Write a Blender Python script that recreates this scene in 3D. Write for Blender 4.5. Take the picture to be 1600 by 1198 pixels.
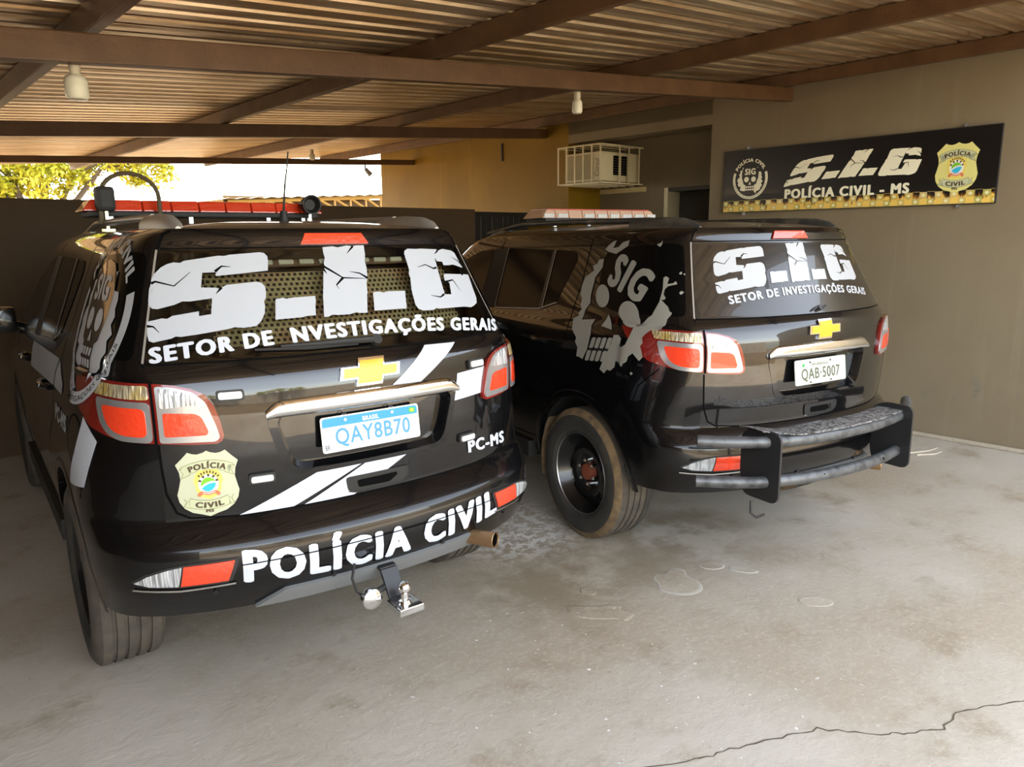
import bpy, bmesh, math, random
import numpy as np
from mathutils import Vector, Matrix
from mathutils.geometry import tessellate_polygon

random.seed(7)
rng = np.random.default_rng(7)
SC = bpy.context.scene
COL = SC.collection
for _o in list(bpy.data.objects):
    bpy.data.objects.remove(_o)

# ------------------------------------------------------------------ frames
CAM_F, CAM_YAW, CAM_PIT, CAM_ROL, CAM_H = 1159.35, 0.6416175, 0.1926987, -0.0100018, 1.72021
WYAW, WX = 0.0970370, 6.8761758
WN = np.array([math.cos(WYAW), math.sin(WYAW), 0.0])      # into the right wall
WD = np.array([-math.sin(WYAW), math.cos(WYAW), 0.0])     # along the right wall, away from the viewer
W0 = np.array([WX, 0.0, 0.0])


def W(t, s, z):
    """point from wall coordinates: t = depth behind the right wall face, s = along it, z = up"""
    p = W0 + t * WN + s * WD
    return (p[0], p[1], z)


# ------------------------------------------------------------------ camera
def make_camera():
    cy, sy = math.cos(CAM_YAW), math.sin(CAM_YAW)
    fwd = Vector((sy * math.cos(CAM_PIT), cy * math.cos(CAM_PIT), -math.sin(CAM_PIT)))
    r0 = Vector((cy, -sy, 0.0))
    u0 = r0.cross(fwd)
    r = math.cos(CAM_ROL) * r0 + math.sin(CAM_ROL) * u0
    u = -math.sin(CAM_ROL) * r0 + math.cos(CAM_ROL) * u0
    cam = bpy.data.cameras.new('camera')
    cam.sensor_width = 36.0
    cam.sensor_fit = 'HORIZONTAL'
    cam.lens = CAM_F / 1600.0 * 36.0
    cam.clip_start = 0.05
    cam.clip_end = 400
    o = bpy.data.objects.new('camera', cam)
    M = Matrix(((r.x, u.x, -fwd.x, 0), (r.y, u.y, -fwd.y, 0), (r.z, u.z, -fwd.z, CAM_H), (0, 0, 0, 1)))
    o.matrix_world = M
    COL.objects.link(o)
    SC.camera = o


make_camera()

# ------------------------------------------------------------------ world, sun, exposure
SUN_ELEV = math.radians(54)
SUN_AZ = 0.25            # direction the sun stands in, measured from +Y towards -X
wd_ = bpy.data.worlds.new('world')
SC.world = wd_
wd_.use_nodes = True
nt = wd_.node_tree
nt.nodes.clear()
sky = nt.nodes.new('ShaderNodeTexSky')
sky.sky_type = 'NISHITA'
sky.sun_disc = False
sky.sun_elevation = SUN_ELEV
sky.sun_rotation = -SUN_AZ
sky.air_density = 1.0
sky.dust_density = 1.5
sky.ozone_density = 1.0
bg = nt.nodes.new('ShaderNodeBackground')
bg.inputs['Strength'].default_value = 1.0
out = nt.nodes.new('ShaderNodeOutputWorld')
hs = nt.nodes.new('ShaderNodeHueSaturation')
hs.inputs['Saturation'].default_value = 0.55
wb_ = nt.nodes.new('ShaderNodeMix')
wb_.data_type = 'RGBA'
wb_.blend_type = 'MULTIPLY'
wb_.inputs[0].default_value = 1.0
wb_.inputs[7].default_value = (1.06, 1.0, 0.90, 1)
nt.links.new(sky.outputs[0], hs.inputs['Color'])
nt.links.new(hs.outputs[0], wb_.inputs[6])
nt.links.new(wb_.outputs[2], bg.inputs[0])
nt.links.new(bg.outputs[0], out.inputs[0])

sun = bpy.data.lights.new('sun', 'SUN')
sun.energy = 13.0
sun.angle = 0.01
sun.color = (1.0, 0.84, 0.58)
so = bpy.data.objects.new('sun', sun)
d_ = Vector((-math.sin(SUN_AZ) * math.cos(SUN_ELEV), math.cos(SUN_AZ) * math.cos(SUN_ELEV), math.sin(SUN_ELEV)))
so.rotation_euler = d_.to_track_quat('Z', 'Y').to_euler()
so.location = (0, 0, 12)
COL.objects.link(so)

SC.view_settings.view_transform = 'Standard'
SC.view_settings.look = 'None'
SC.view_settings.exposure = 0.92
SC.view_settings.gamma = 1.0
SC.view_settings.use_curve_mapping = False
SC.cycles.max_bounces = 9
SC.cycles.diffuse_bounces = 5
SC.cycles.transparent_max_bounces = 12
SC.cycles.sample_clamp_indirect = 6.0


# ------------------------------------------------------------------ materials
MATS = {}


def mat(name, col, rough=0.5, metal=0.0, coat=0.0, spec=0.5, noise=None, bump=None, emit=None):
    """noise=(scale, colour2, lo, hi, detail) mixes a second colour; bump=(scale, strength)"""
    if name in MATS:
        return MATS[name]
    m = bpy.data.materials.new(name)
    m.use_nodes = True
    t = m.node_tree
    b = t.nodes['Principled BSDF']
    b.inputs['Base Color'].default_value = (*col, 1)
    b.inputs['Roughness'].default_value = rough
    b.inputs['Metallic'].default_value = metal
    b.inputs['Specular IOR Level'].default_value = spec
    b.inputs['Coat Weight'].default_value = coat
    b.inputs['Coat Roughness'].default_value = 0.02
    if noise or bump:
        tc = t.nodes.new('ShaderNodeTexCoord')
    if noise:
        n = t.nodes.new('ShaderNodeTexNoise')
        n.inputs['Scale'].default_value = noise[0]
        n.inputs['Detail'].default_value = noise[4] if len(noise) > 4 else 4
        mr = t.nodes.new('ShaderNodeMapRange')
        mr.inputs[1].default_value = noise[2]
        mr.inputs[2].default_value = noise[3]
        mx = t.nodes.new('ShaderNodeMix')
        mx.data_type = 'RGBA'
        mx.inputs[6].default_value = (*col, 1)
        mx.inputs[7].default_value = (*noise[1], 1)
        t.links.new(tc.outputs['Object'], n.inputs['Vector'])
        t.links.new(n.outputs[0], mr.inputs[0])
        t.links.new(mr.outputs[0], mx.inputs[0])
        t.links.new(mx.outputs[2], b.inputs['Base Color'])
    if bump:
        n2 = t.nodes.new('ShaderNodeTexNoise')
        n2.inputs['Scale'].default_value = bump[0]
        n2.inputs['Detail'].default_value = 4
        bp = t.nodes.new('ShaderNodeBump')
        bp.inputs['Strength'].default_value = bump[1]
        bp.inputs['Distance'].default_value = 0.02
        t.links.new(tc.outputs['Object'], n2.inputs['Vector'])
        t.links.new(n2.outputs[0], bp.inputs['Height'])
        t.links.new(bp.outputs[0], b.inputs['Normal'])
    if emit:
        b.inputs['Emission Color'].default_value = (*emit[0], 1)
        b.inputs['Emission Strength'].default_value = emit[1]
    MATS[name] = m
    return m


def glass_mat(name, tint, rough=0.02):
    m = bpy.data.materials.new(name)
    m.use_nodes = True
    t = m.node_tree
    t.nodes.clear()
    o = t.nodes.new('ShaderNodeOutputMaterial')
    tr = t.nodes.new('ShaderNodeBsdfTransparent')
    tr.inputs[0].default_value = (*tint, 1)
    g = t.nodes.new('ShaderNodeBsdfGlossy')
    g.inputs['Roughness'].default_value = rough
    fr = t.nodes.new('ShaderNodeFresnel')
    fr.inputs['IOR'].default_value = 1.5
    mx = t.nodes.new('ShaderNodeMixShader')
    t.links.new(fr.outputs[0], mx.inputs[0])
    t.links.new(tr.outputs[0], mx.inputs[1])
    t.links.new(g.outputs[0], mx.inputs[2])
    t.links.new(mx.outputs[0], o.inputs[0])
    MATS[name] = m
    return m


PAINT = mat('black_car_paint', (0.003, 0.003, 0.0035), 0.25, 0, 1.0, spec=.2)
PAINT.node_tree.nodes['Principled BSDF'].inputs['Coat IOR'].default_value = 1.54
BUMPERM = mat('black_bumper_plastic', (0.003, 0.003, 0.0035), 0.24, 0, 0.6, spec=.25)
ROOFP = mat('dusty_glow_roof', (0.16, 0.115, 0.066), 0.42, 0, 0.3, noise=(5, (0.10, 0.072, 0.042), 0.35, 0.65))  # dust and the ceiling sheets' grazing glow, both put into the tan
GLOSSB = mat('black_gloss_trim', (0.008, 0.008, 0.009), 0.12, 0, 0.6)
MATTEB = mat('black_matte_plastic', (0.018, 0.017, 0.016), 0.6)
SATINB = mat('black_satin_metal', (0.02, 0.02, 0.021), 0.35)
GAPM = mat('panel_gap', (0.002, 0.002, 0.002), 0.9, spec=0.1)
DARKGL = mat('dark_privacy_glass', (0.003, 0.003, 0.003), 0.12, 0, 0.0, spec=.12)
HAZEGL = mat('dusty_rear_glass', (0.016, 0.014, 0.011), 0.22, 0, 0.6)
CHROME = mat('chrome', (0.86, 0.87, 0.88), 0.07, 1.0)
BEZEL = mat('silvered_bezel', (0.50, 0.50, 0.51), 0.25, 0.7, 0.5)
STEEL = mat('worn_steel', (0.45, 0.45, 0.46), 0.32, 0.9)
WHITEV = mat('white_vinyl', (0.56, 0.59, 0.655), 0.35)
GREYV = mat('grey_vinyl', (0.30, 0.29, 0.25), 0.42)
GLASSV = mat('pale_glass_vinyl', (0.44, 0.465, 0.51), 0.35)
SILVERV = mat('silver_vinyl', (0.42, 0.435, 0.46), 0.38)
REDL = mat('red_lens', (0.80, 0.055, 0.018), 0.18, 0, 0.8, bump=(70, 0.15))
DREDL = mat('dark_red_lens', (0.20, 0.014, 0.009), 0.12, 0, 1.0)
CLEARL = mat('clear_lens', (0.56, 0.57, 0.58), 0.16, 0.25, 0.8, bump=(90, 0.2))
AMBERL = mat('amber_clear_lens', (0.50, 0.43, 0.30), 0.16, 0.25, 0.8, noise=(14, (0.62, 0.44, 0.10), 0.45, 0.7), bump=(80, 0.2))
TYRE = mat('tyre_rubber', (0.030, 0.028, 0.025), 0.8, noise=(9, (0.055, 0.048, 0.036), 0.4, 0.75), bump=(120, 0.15))
TYRED = mat('dusty_tyre_tread', (0.10, 0.082, 0.062), 0.9, noise=(14, (0.065, 0.056, 0.045), 0.4, 0.7), bump=(120, 0.2))
DIRT = mat('red_dust', (0.24, 0.155, 0.075), 0.95, noise=(16, (0.10, 0.07, 0.04), 0.35, 0.7))
RIMB = mat('black_wheel', (0.010, 0.010, 0.010), 0.25, 0.2, 0.3)
RIMG = mat('grey_alloy_wheel', (0.16, 0.16, 0.16), 0.35, 0.8)
RUSTHUB = mat('rusty_hub', (0.22, 0.055, 0.025), 0.6)
GREYPL = mat('grey_skid_plastic', (0.15, 0.155, 0.155), 0.5)
RAIL = mat('grey_roof_rail', (0.34, 0.315, 0.28), 0.38, 0.3)
RAILB = mat('black_roof_rail', (0.035, 0.034, 0.032), 0.42, noise=(9, (0.14, 0.12, 0.09), 0.5, 0.75))
PERF = mat('perforated_tan_sheet', (0.42, 0.38, 0.22), 0.6, noise=(6, (0.50, 0.30, 0.18), 0.45, 0.7))
LEDM = mat('led_lens', (0.72, 0.76, 0.66), 0.2, 0, 0.5, bump=(260, 0.4))
LEDW = mat('small_led_lens', (0.70, 0.70, 0.68), 0.2, 0, 0.5, bump=(260, 0.4))
GOLD = mat('gold_badge', (0.68, 0.40, 0.025), 0.35, 0.1, 0.2)
PLATEW = mat('plate_white', (0.58, 0.61, 0.66), 0.4)
PLATEG = mat('plate_pale_grey', (0.50, 0.52, 0.46), 0.4)
PLATEB = mat('plate_blue', (0.01, 0.25, 0.58), 0.4)
PLATEL = mat('plate_letter_blue', (0.05, 0.25, 0.47), 0.4)
INKD = mat('dark_ink', (0.03, 0.03, 0.025), 0.5)
INKG = mat('grey_green_ink', (0.10, 0.11, 0.075), 0.5)
GREENF = mat('flag_green', (0.03, 0.38, 0.06), 0.5)
YELLOWF = mat('flag_yellow', (0.85, 0.70, 0.05), 0.5)
CRESTP = mat('crest_pale', (0.54, 0.56, 0.39), 0.45)
CRESTB = mat('crest_banner', (0.54, 0.57, 0.36), 0.45)
CRESTL = mat('crest_line', (0.28, 0.27, 0.12), 0.5)
CRESTS = mat('crest_sun', (0.82, 0.66, 0.14), 0.45)
CRESTBR = mat('crest_brown', (0.09, 0.06, 0.03), 0.5)
CRESTGR = mat('crest_green', (0.22, 0.56, 0.03), 0.45)
CRESTBL = mat('crest_blue', (0.04, 0.48, 0.78), 0.45)
CRESTR = mat('crest_red_ribbon', (0.70, 0.20, 0.10), 0.45)
CRESTW = mat('crest_white', (0.82, 0.83, 0.82), 0.45)
EXH = mat('brown_exhaust', (0.33, 0.20, 0.10), 0.4, 0.7)
CHECKER = mat('checker_plate', (0.55, 0.55, 0.56), 0.3, 0.9, noise=(60, (0.10, 0.09, 0.08), 0.42, 0.6), bump=(140, 0.9))
TUBE = mat('scuffed_grey_tube', (0.13, 0.135, 0.14), 0.42, 0.5, noise=(18, (0.05, 0.05, 0.05), 0.45, 0.7))
CREAM = mat('cream_metal', (0.74, 0.66, 0.45), 0.5)
BULB = mat('bulb_white', (0.78, 0.76, 0.62), 0.3)
TREEL = mat('leaf_green', (0.34, 0.34, 0.012), 0.6, noise=(1.3, (0.50, 0.42, 0.02), 0.4, 0.6))
BARK = mat('bark', (0.10, 0.07, 0.045), 0.9)
CLEARR = mat('clear_red_lens', (0.66, 0.42, 0.30), 0.12, 0, 1.0)


def fluted(m):
    """fine upright ribs moulded into a lens"""
    t = m.node_tree
    b = t.nodes['Principled BSDF']
    tc = t.nodes.new('ShaderNodeTexCoord')
    mp = t.nodes.new('ShaderNodeMapping')
    mp.inputs['Scale'].default_value = (95, 70, 4)
    n = t.nodes.new('ShaderNodeTexNoise')
    n.inputs['Scale'].default_value = 1.0
    n.inputs['Detail'].default_value = 1
    bp = t.nodes.new('ShaderNodeBump')
    bp.inputs['Strength'].default_value = .55
    bp.inputs['Distance'].default_value = .02
    rp = t.nodes.new('ShaderNodeMix')
    rp.data_type = 'RGBA'
    rp.blend_type = 'MULTIPLY'
    rp.inputs[0].default_value = 1.0
    mr = t.nodes.new('ShaderNodeMapRange')
    mr.inputs[1].default_value = .35
    mr.inputs[2].default_value = .6
    mr.inputs[3].default_value = .62
    mr.inputs[4].default_value = 1.08
    t.links.new(tc.outputs['Object'], mp.inputs[0])
    t.links.new(mp.outputs[0], n.inputs['Vector'])
    t.links.new(n.outputs[0], bp.inputs['Height'])
    t.links.new(bp.outputs[0], b.inputs['Normal'])
    t.links.new(n.outputs[0], mr.inputs[0])
    src = b.inputs['Base Color'].links[0].from_socket if b.inputs['Base Color'].is_linked else None
    if src:
        t.links.new(src, rp.inputs[6])
    else:
        rp.inputs[6].default_value = b.inputs['Base Color'].default_value
    t.links.new(mr.outputs[0], rp.inputs[7])
    t.links.new(rp.outputs[2], b.inputs['Base Color'])


for m_ in (CLEARL, AMBERL):
    fluted(m_)


# ------------------------------------------------------------------ mesh helpers
def link(name, me, parent=None, m=None, smooth=False):
    o = bpy.data.objects.new(name, me)
    COL.objects.link(o)
    if parent:
        o.parent = parent
    if m is not None:
        ms = m if isinstance(m, (list, tuple)) else [m]
        for q in ms:
            me.materials.append(q)
    if smooth:
        me.polygons.foreach_set('use_smooth', [True] * len(me.polygons))
    return o


def mesh(name, V, F, m=None, parent=None, smooth=False, mi=None):
    me = bpy.data.meshes.new(name)
    me.from_pydata([tuple(map(float, v)) for v in V], [], [tuple(map(int, f)) for f in F])
    if mi is not None:
        me.polygons.foreach_set('material_index', mi)
    me.update()
    return link(name, me, parent, m, smooth)


def frombm(name, bm, m=None, parent=None, smooth=False):
    me = bpy.data.meshes.new(name)
    bmesh.ops.recalc_face_normals(bm, faces=bm.faces[:])
    bm.to_mesh(me)
    bm.free()
    return link(name, me, parent, m, smooth)


def empty(name, loc=(0, 0, 0), rz=0.0):
    o = bpy.data.objects.new(name, None)
    o.location = loc
    o.rotation_euler = (0, 0, rz)
    o.empty_display_size = 0.2
    COL.objects.link(o)
    return o


def tag(o, label=None, cat=None, group=None, kind=None):
    if label:
        o['label'] = label
    if cat:
        o['category'] = cat
    if group:
        o['group'] = group
    if kind:
        o['kind'] = kind
    return o


class MB:
    """collects simple solids into one mesh"""

    def __init__(self):
        self.V, self.F = [], []

    def add(self, V, F):
        n = len(self.V)
        self.V += [tuple(map(float, v)) for v in V]
        self.F += [tuple(i + n for i in f) for f in F]
        return self

    def hexa(self, P):      # 8 points: 4 bottom (ccw), 4 top
        return self.add(P, [(3, 2, 1, 0), (4, 5, 6, 7), (0, 1, 5, 4), (1, 2, 6, 5), (2, 3, 7, 6), (3, 0, 4, 7)])

    def box(self, c, s, rz=0.0):
        ca, sa = math.cos(rz), math.sin(rz)
        P = []
        for dz in (-.5, .5):
            for dx, dy in ((-.5, -.5), (.5, -.5), (.5, .5), (-.5, .5)):
                x, y = dx * s[0], dy * s[1]
                P.append((c[0] + ca * x - sa * y, c[1] + sa * x + ca * y, c[2] + dz * s[2]))
        return self.hexa(P)

    def wbox(self, t0, t1, s0, s1, z0, z1):          # box in wall coordinates
        P = [W(t, s, z) for z in (z0, z1) for t, s in ((t0, s0), (t1, s0), (t1, s1), (t0, s1))]
        return self.hexa(P)

    def tube(self, pts, r, n=10, cap=True):
        pts = [Vector(p) for p in pts]
        rr = r if isinstance(r, (list, tuple)) else [r] * len(pts)
        V, F = [], []
        prev = None
        for i, p in enumerate(pts):
            d = (pts[min(i + 1, len(pts) - 1)] - pts[max(i - 1, 0)]).normalized()
            if prev is None:
                a = Vector((0, 0, 1)) if abs(d.z) < .9 else Vector((1, 0, 0))
                u = d.cross(a).normalized()
            else:
                u = (prev - d * prev.dot(d)).normalized()
            prev = u
            w = d.cross(u)
            for k in range(n):
                q = 2 * math.pi * k / n
                V.append(p + (u * math.cos(q) + w * math.sin(q)) * rr[i])
        for i in range(len(pts) - 1):
            for k in range(n):
                a, b = i * n + k, i * n + (k + 1) % n
                F.append((a, b, b + n, a + n))
        if cap:
            F.append(tuple(range(n - 1, -1, -1)))
            F.append(tuple(range((len(pts) - 1) * n, len(pts) * n)))
        return self.add(V, F)

    def lathe(self, prof, c, ax='x', n=32, closed=False):
        """prof: (along, radius) list; revolve round axis through c"""
        V, F = [], []
        m = len(prof)
        for k in range(n):
            q = 2 * math.pi * k / n
            for a, r in prof:
                if ax == 'x':
                    V.append((c[0] + a, c[1] + r * math.cos(q), c[2] + r * math.sin(q)))
                elif ax == 'y':
                    V.append((c[0] + r * math.cos(q), c[1] + a, c[2] + r * math.sin(q)))
                else:
                    V.append((c[0] + r * math.cos(q), c[1] + r * math.sin(q), c[2] + a))
        mm = m if closed else m - 1
        for k in range(n):
            k2 = (k + 1) % n
            for j in range(mm):
                j2 = (j + 1) % m
                F.append((k * m + j, k * m + j2, k2 * m + j2, k2 * m + j))
        return self.add(V, F)

    def build(self, name, m=None, parent=None, smooth=False, bevel=0.0):
        bm = bmesh.new()
        vs = [bm.verts.new(v) for v in self.V]
        for f in self.F:
            try:
                bm.faces.new([vs[i] for i in f])
            except ValueError:
                pass
        bmesh.ops.recalc_face_normals(bm, faces=bm.faces[:])
        if bevel:
            es = [e for e in bm.edges if len(e.link_faces) == 2 and e.calc_face_angle(0) > 0.6]
            bmesh.ops.bevel(bm, geom=es, offset=bevel, segments=2, affect='EDGES', profile=0.6)
        bmesh.ops.remove_doubles(bm, verts=bm.verts[:], dist=1e-6)
        me = bpy.data.meshes.new(name)
        bm.to_mesh(me)
        bm.free()
        o = link(name, me, parent, m)
        if smooth:
            shade(me)
        return o


def shade(me, ang=0.7):
    me.polygons.foreach_set('use_smooth', [True] * len(me.polygons))
    try:
        me.set_sharp_from_angle(angle=ang)
    except Exception:
        pass


# ---- flat shapes, refined on a grid and bent onto a surface
def flat(polys, step=None):
    """polys: list of (outer, [holes]) or plain outlines -> bmesh in the plane"""
    bm = bmesh.new()
    for pl in polys:
        loops = [pl] if not isinstance(pl[0][0], (list, tuple)) else list(pl)
        vv = [[Vector((p[0], p[1], 0)) for p in lp] for lp in loops]
        tri = tessellate_polygon(vv)
        fl = [bm.verts.new(p) for lp in vv for p in lp]
        for t in tri:
            try:
                bm.faces.new([fl[i] for i in t])
            except ValueError:
                pass
    return refine(bm, step)


def _strips(poly, ax, step):
    """cut a convex polygon at every multiple of step along one axis"""
    lo, hi = min(p[ax] for p in poly), max(p[ax] for p in poly)
    k = math.floor(lo / step + 1e-7) + 1
    res = []
    rest = poly
    while k * step < hi - 1e-7:
        c = k * step
        A, B = [], []
        n = len(rest)
        for q in range(n):
            p, r = rest[q], rest[(q + 1) % n]
            if p[ax] <= c:
                A.append(p)
            if p[ax] >= c:
                B.append(p)
            if (p[ax] - c) * (r[ax] - c) < 0:
                u = (c - p[ax]) / (r[ax] - p[ax])
                m_ = [p[0] + (r[0] - p[0]) * u, p[1] + (r[1] - p[1]) * u]
                m_[ax] = c
                A.append(tuple(m_))
                B.append(tuple(m_))
        if len(A) > 2:
            res.append(A)
        rest = B
        if len(rest) < 3:
            return res
        k += 1
    res.append(rest)
    return res


def refine(bm, step):
    """split the faces of a plane bmesh along a square grid"""
    if not step:
        return bm
    polys = [([(v.co.x, v.co.y) for v in f.verts], f.verts[0].co.z) for f in bm.faces]
    bm.clear()
    key = {}

    def vert(p, z):
        k = (round(p[0], 6), round(p[1], 6), round(z, 6))
        if k not in key:
            key[k] = bm.verts.new((p[0], p[1], z))
        return key[k]
    for pl, pz in polys:
        for a in _strips(pl, 0, step):
            for b in _strips(a, 1, step):
                vs = []
                for p in b:
                    v = vert(p, pz)
                    if v not in vs:
                        vs.append(v)
                if len(vs) > 2:
                    try:
                        bm.faces.new(vs)
                    except ValueError:
                        pass
    return bm


# ---- bend a flat shape onto a surface
def bent(name, bm, fn, m, parent=None, off=0.002, skirt=None, smooth=True):
    """map plane bmesh through fn(x, y, off); skirt = lower offset of the side walls"""
    bm.verts.index_update()
    P = [(v.co.x, v.co.y) for v in bm.verts]
    V = [fn(v.co.x, v.co.y, off + v.co.z) for v in bm.verts]
    F = [[v.index for v in f.verts] for f in bm.faces]
    if skirt is not None:
        n0 = len(V)
        idx = {}
        for e in bm.edges:
            if len(e.link_faces) == 1:
                for v in e.verts:
                    if v.index not in idx:
                        idx[v.index] = len(V)
                        V.append(fn(*P[v.index], skirt))
                l = e.link_loops[0]
                a, b = l.vert.index, l.link_loop_next.vert.index
                F.append([b, a, idx[a], idx[b]])
    bm.free()
    o = mesh(name, V, F, m, parent)
    b2 = bmesh.new()
    b2.from_mesh(o.data)
    bmesh.ops.recalc_face_normals(b2, faces=b2.faces[:])
    b2.to_mesh(o.data)
    b2.free()
    if smooth:
        shade(o.data, 0.6)
    return o


def text_bm(s, bold=0.0, shear=0.0, spacing=1.0, step=None):
    """text as a plane mesh scaled to the unit square"""
    cu = bpy.data.curves.new('lettering', 'FONT')
    cu.body = s
    heavy = bold >= 0.018
    cu.offset = 0.0 if heavy else bold
    cu.shear = shear
    cu.space_character = spacing * (1.2 if heavy else 1.0)
    cu.resolution_u = 3
    cu.fill_mode = 'FRONT'
    o = bpy.data.objects.new('lettering', cu)
    COL.objects.link(o)
    bpy.context.view_layer.update()
    dg = bpy.context.evaluated_depsgraph_get()
    me = bpy.data.meshes.new_from_object(o.evaluated_get(dg))
    bm = bmesh.new()
    bm.from_mesh(me)
    bpy.data.meshes.remove(me)
    bpy.data.objects.remove(o)
    bpy.data.curves.remove(cu)
    bmesh.ops.remove_doubles(bm, verts=bm.verts[:], dist=1e-5)
    if heavy:                       # thicken the strokes: the same outline stamped round a small oval
        base = [(v.co.x, v.co.y) for v in bm.verts]
        fcs = [[v.index for v in f.verts] for f in bm.faces]
        for k in range(8):
            q = 2 * math.pi * k / 8 + .19
            h = 1 + .013 * k
            nv = [bm.verts.new((x + .064 * h * math.cos(q), y + .035 * h * math.sin(q), (k + 1) * 5e-5)) for x, y in base]
            for f in fcs:
                bm.faces.new([nv[i] for i in f])
    xs = [v.co.x for v in bm.verts]
    ys = [v.co.y for v in bm.verts]
    x0, x1, y0, y1 = min(xs), max(xs), min(ys), max(ys)
    for v in bm.verts:
        v.co = ((v.co.x - x0) / (x1 - x0), (v.co.y - y0) / (y1 - y0), v.co.z)
    return bm


def words(bm, gap):
    """split a text bmesh (unit square) into one bmesh per word"""
    fs = sorted(((min(v.co.x for v in f.verts), max(v.co.x for v in f.verts), [tuple(v.co) for v in f.verts]) for f in bm.faces), key=lambda q: q[0])
    bm.free()
    groups, end = [], -9
    for a, b, pts in fs:
        if a - end > gap:
            groups.append([])
        groups[-1].append(pts)
        end = max(end, b)
    res = []
    for g in groups:
        b2 = bmesh.new()
        key = {}
        for pts in g:
            vs = []
            for p in pts:
                k = (round(p[0], 6), round(p[1], 6), round(p[2], 6))
                if k not in key:
                    key[k] = b2.verts.new(p)
                if key[k] not in vs:
                    vs.append(key[k])
            if len(vs) > 2:
                try:
                    b2.faces.new(vs)
                except ValueError:
                    pass
        res.append(b2)
    return res


def bents(name, polys, step, fn, m, parent, off):
    """one object per outline"""
    return [bent(name, flat([p], step), fn, m, parent, off, None) for p in polys]


def quadmap(bm, q, step=None):
    """unit square -> quad q = (bl, br, tr, tl)"""
    bl, br, tr, tl = [np.array(p) for p in q]
    for v in bm.verts:
        u, w = v.co.x, v.co.y
        p = (1 - w) * ((1 - u) * bl + u * br) + w * ((1 - u) * tl + u * tr)
        v.co = (p[0], p[1], v.co.z)
    return refine(bm, step)


def arcmap(bm, c, r0, r1, a0, a1, sx=1.0):
    """unit square -> ring sector (angles in rad); u along the arc, v from r0 to r1"""
    refine(bm, 0.06)
    for v in bm.verts:
        a = a0 + (a1 - a0) * v.co.x
        r = r0 + (r1 - r0) * v.co.y
        v.co = (c[0] + sx * r * math.cos(a), c[1] + r * math.sin(a), v.co.z)
    return bm


def ring(c, r, n=48, sx=1.0, a0=0.0, a1=2 * math.pi):
    return [(c[0] + sx * r * math.cos(a0 + (a1 - a0) * k / n), c[1] + r * math.sin(a0 + (a1 - a0) * k / n)) for k in range(n)]


def crack(pts, w=0.007):
    """tapered poly-line as a polygon"""
    P = [np.array(p) for p in pts]
    L, R = [], []
    n = len(P)
    for i, p in enumerate(P):
        d = P[min(i + 1, n - 1)] - P[max(i - 1, 0)]
        d = d / (np.linalg.norm(d) + 1e-9)
        k = np.array([-d[1], d[0]]) * w * 0.5 * (1 - 0.85 * i / (n - 1))
        L.append(tuple(p + k))
        R.append(tuple(p - k))
    return L + R[::-1]

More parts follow.
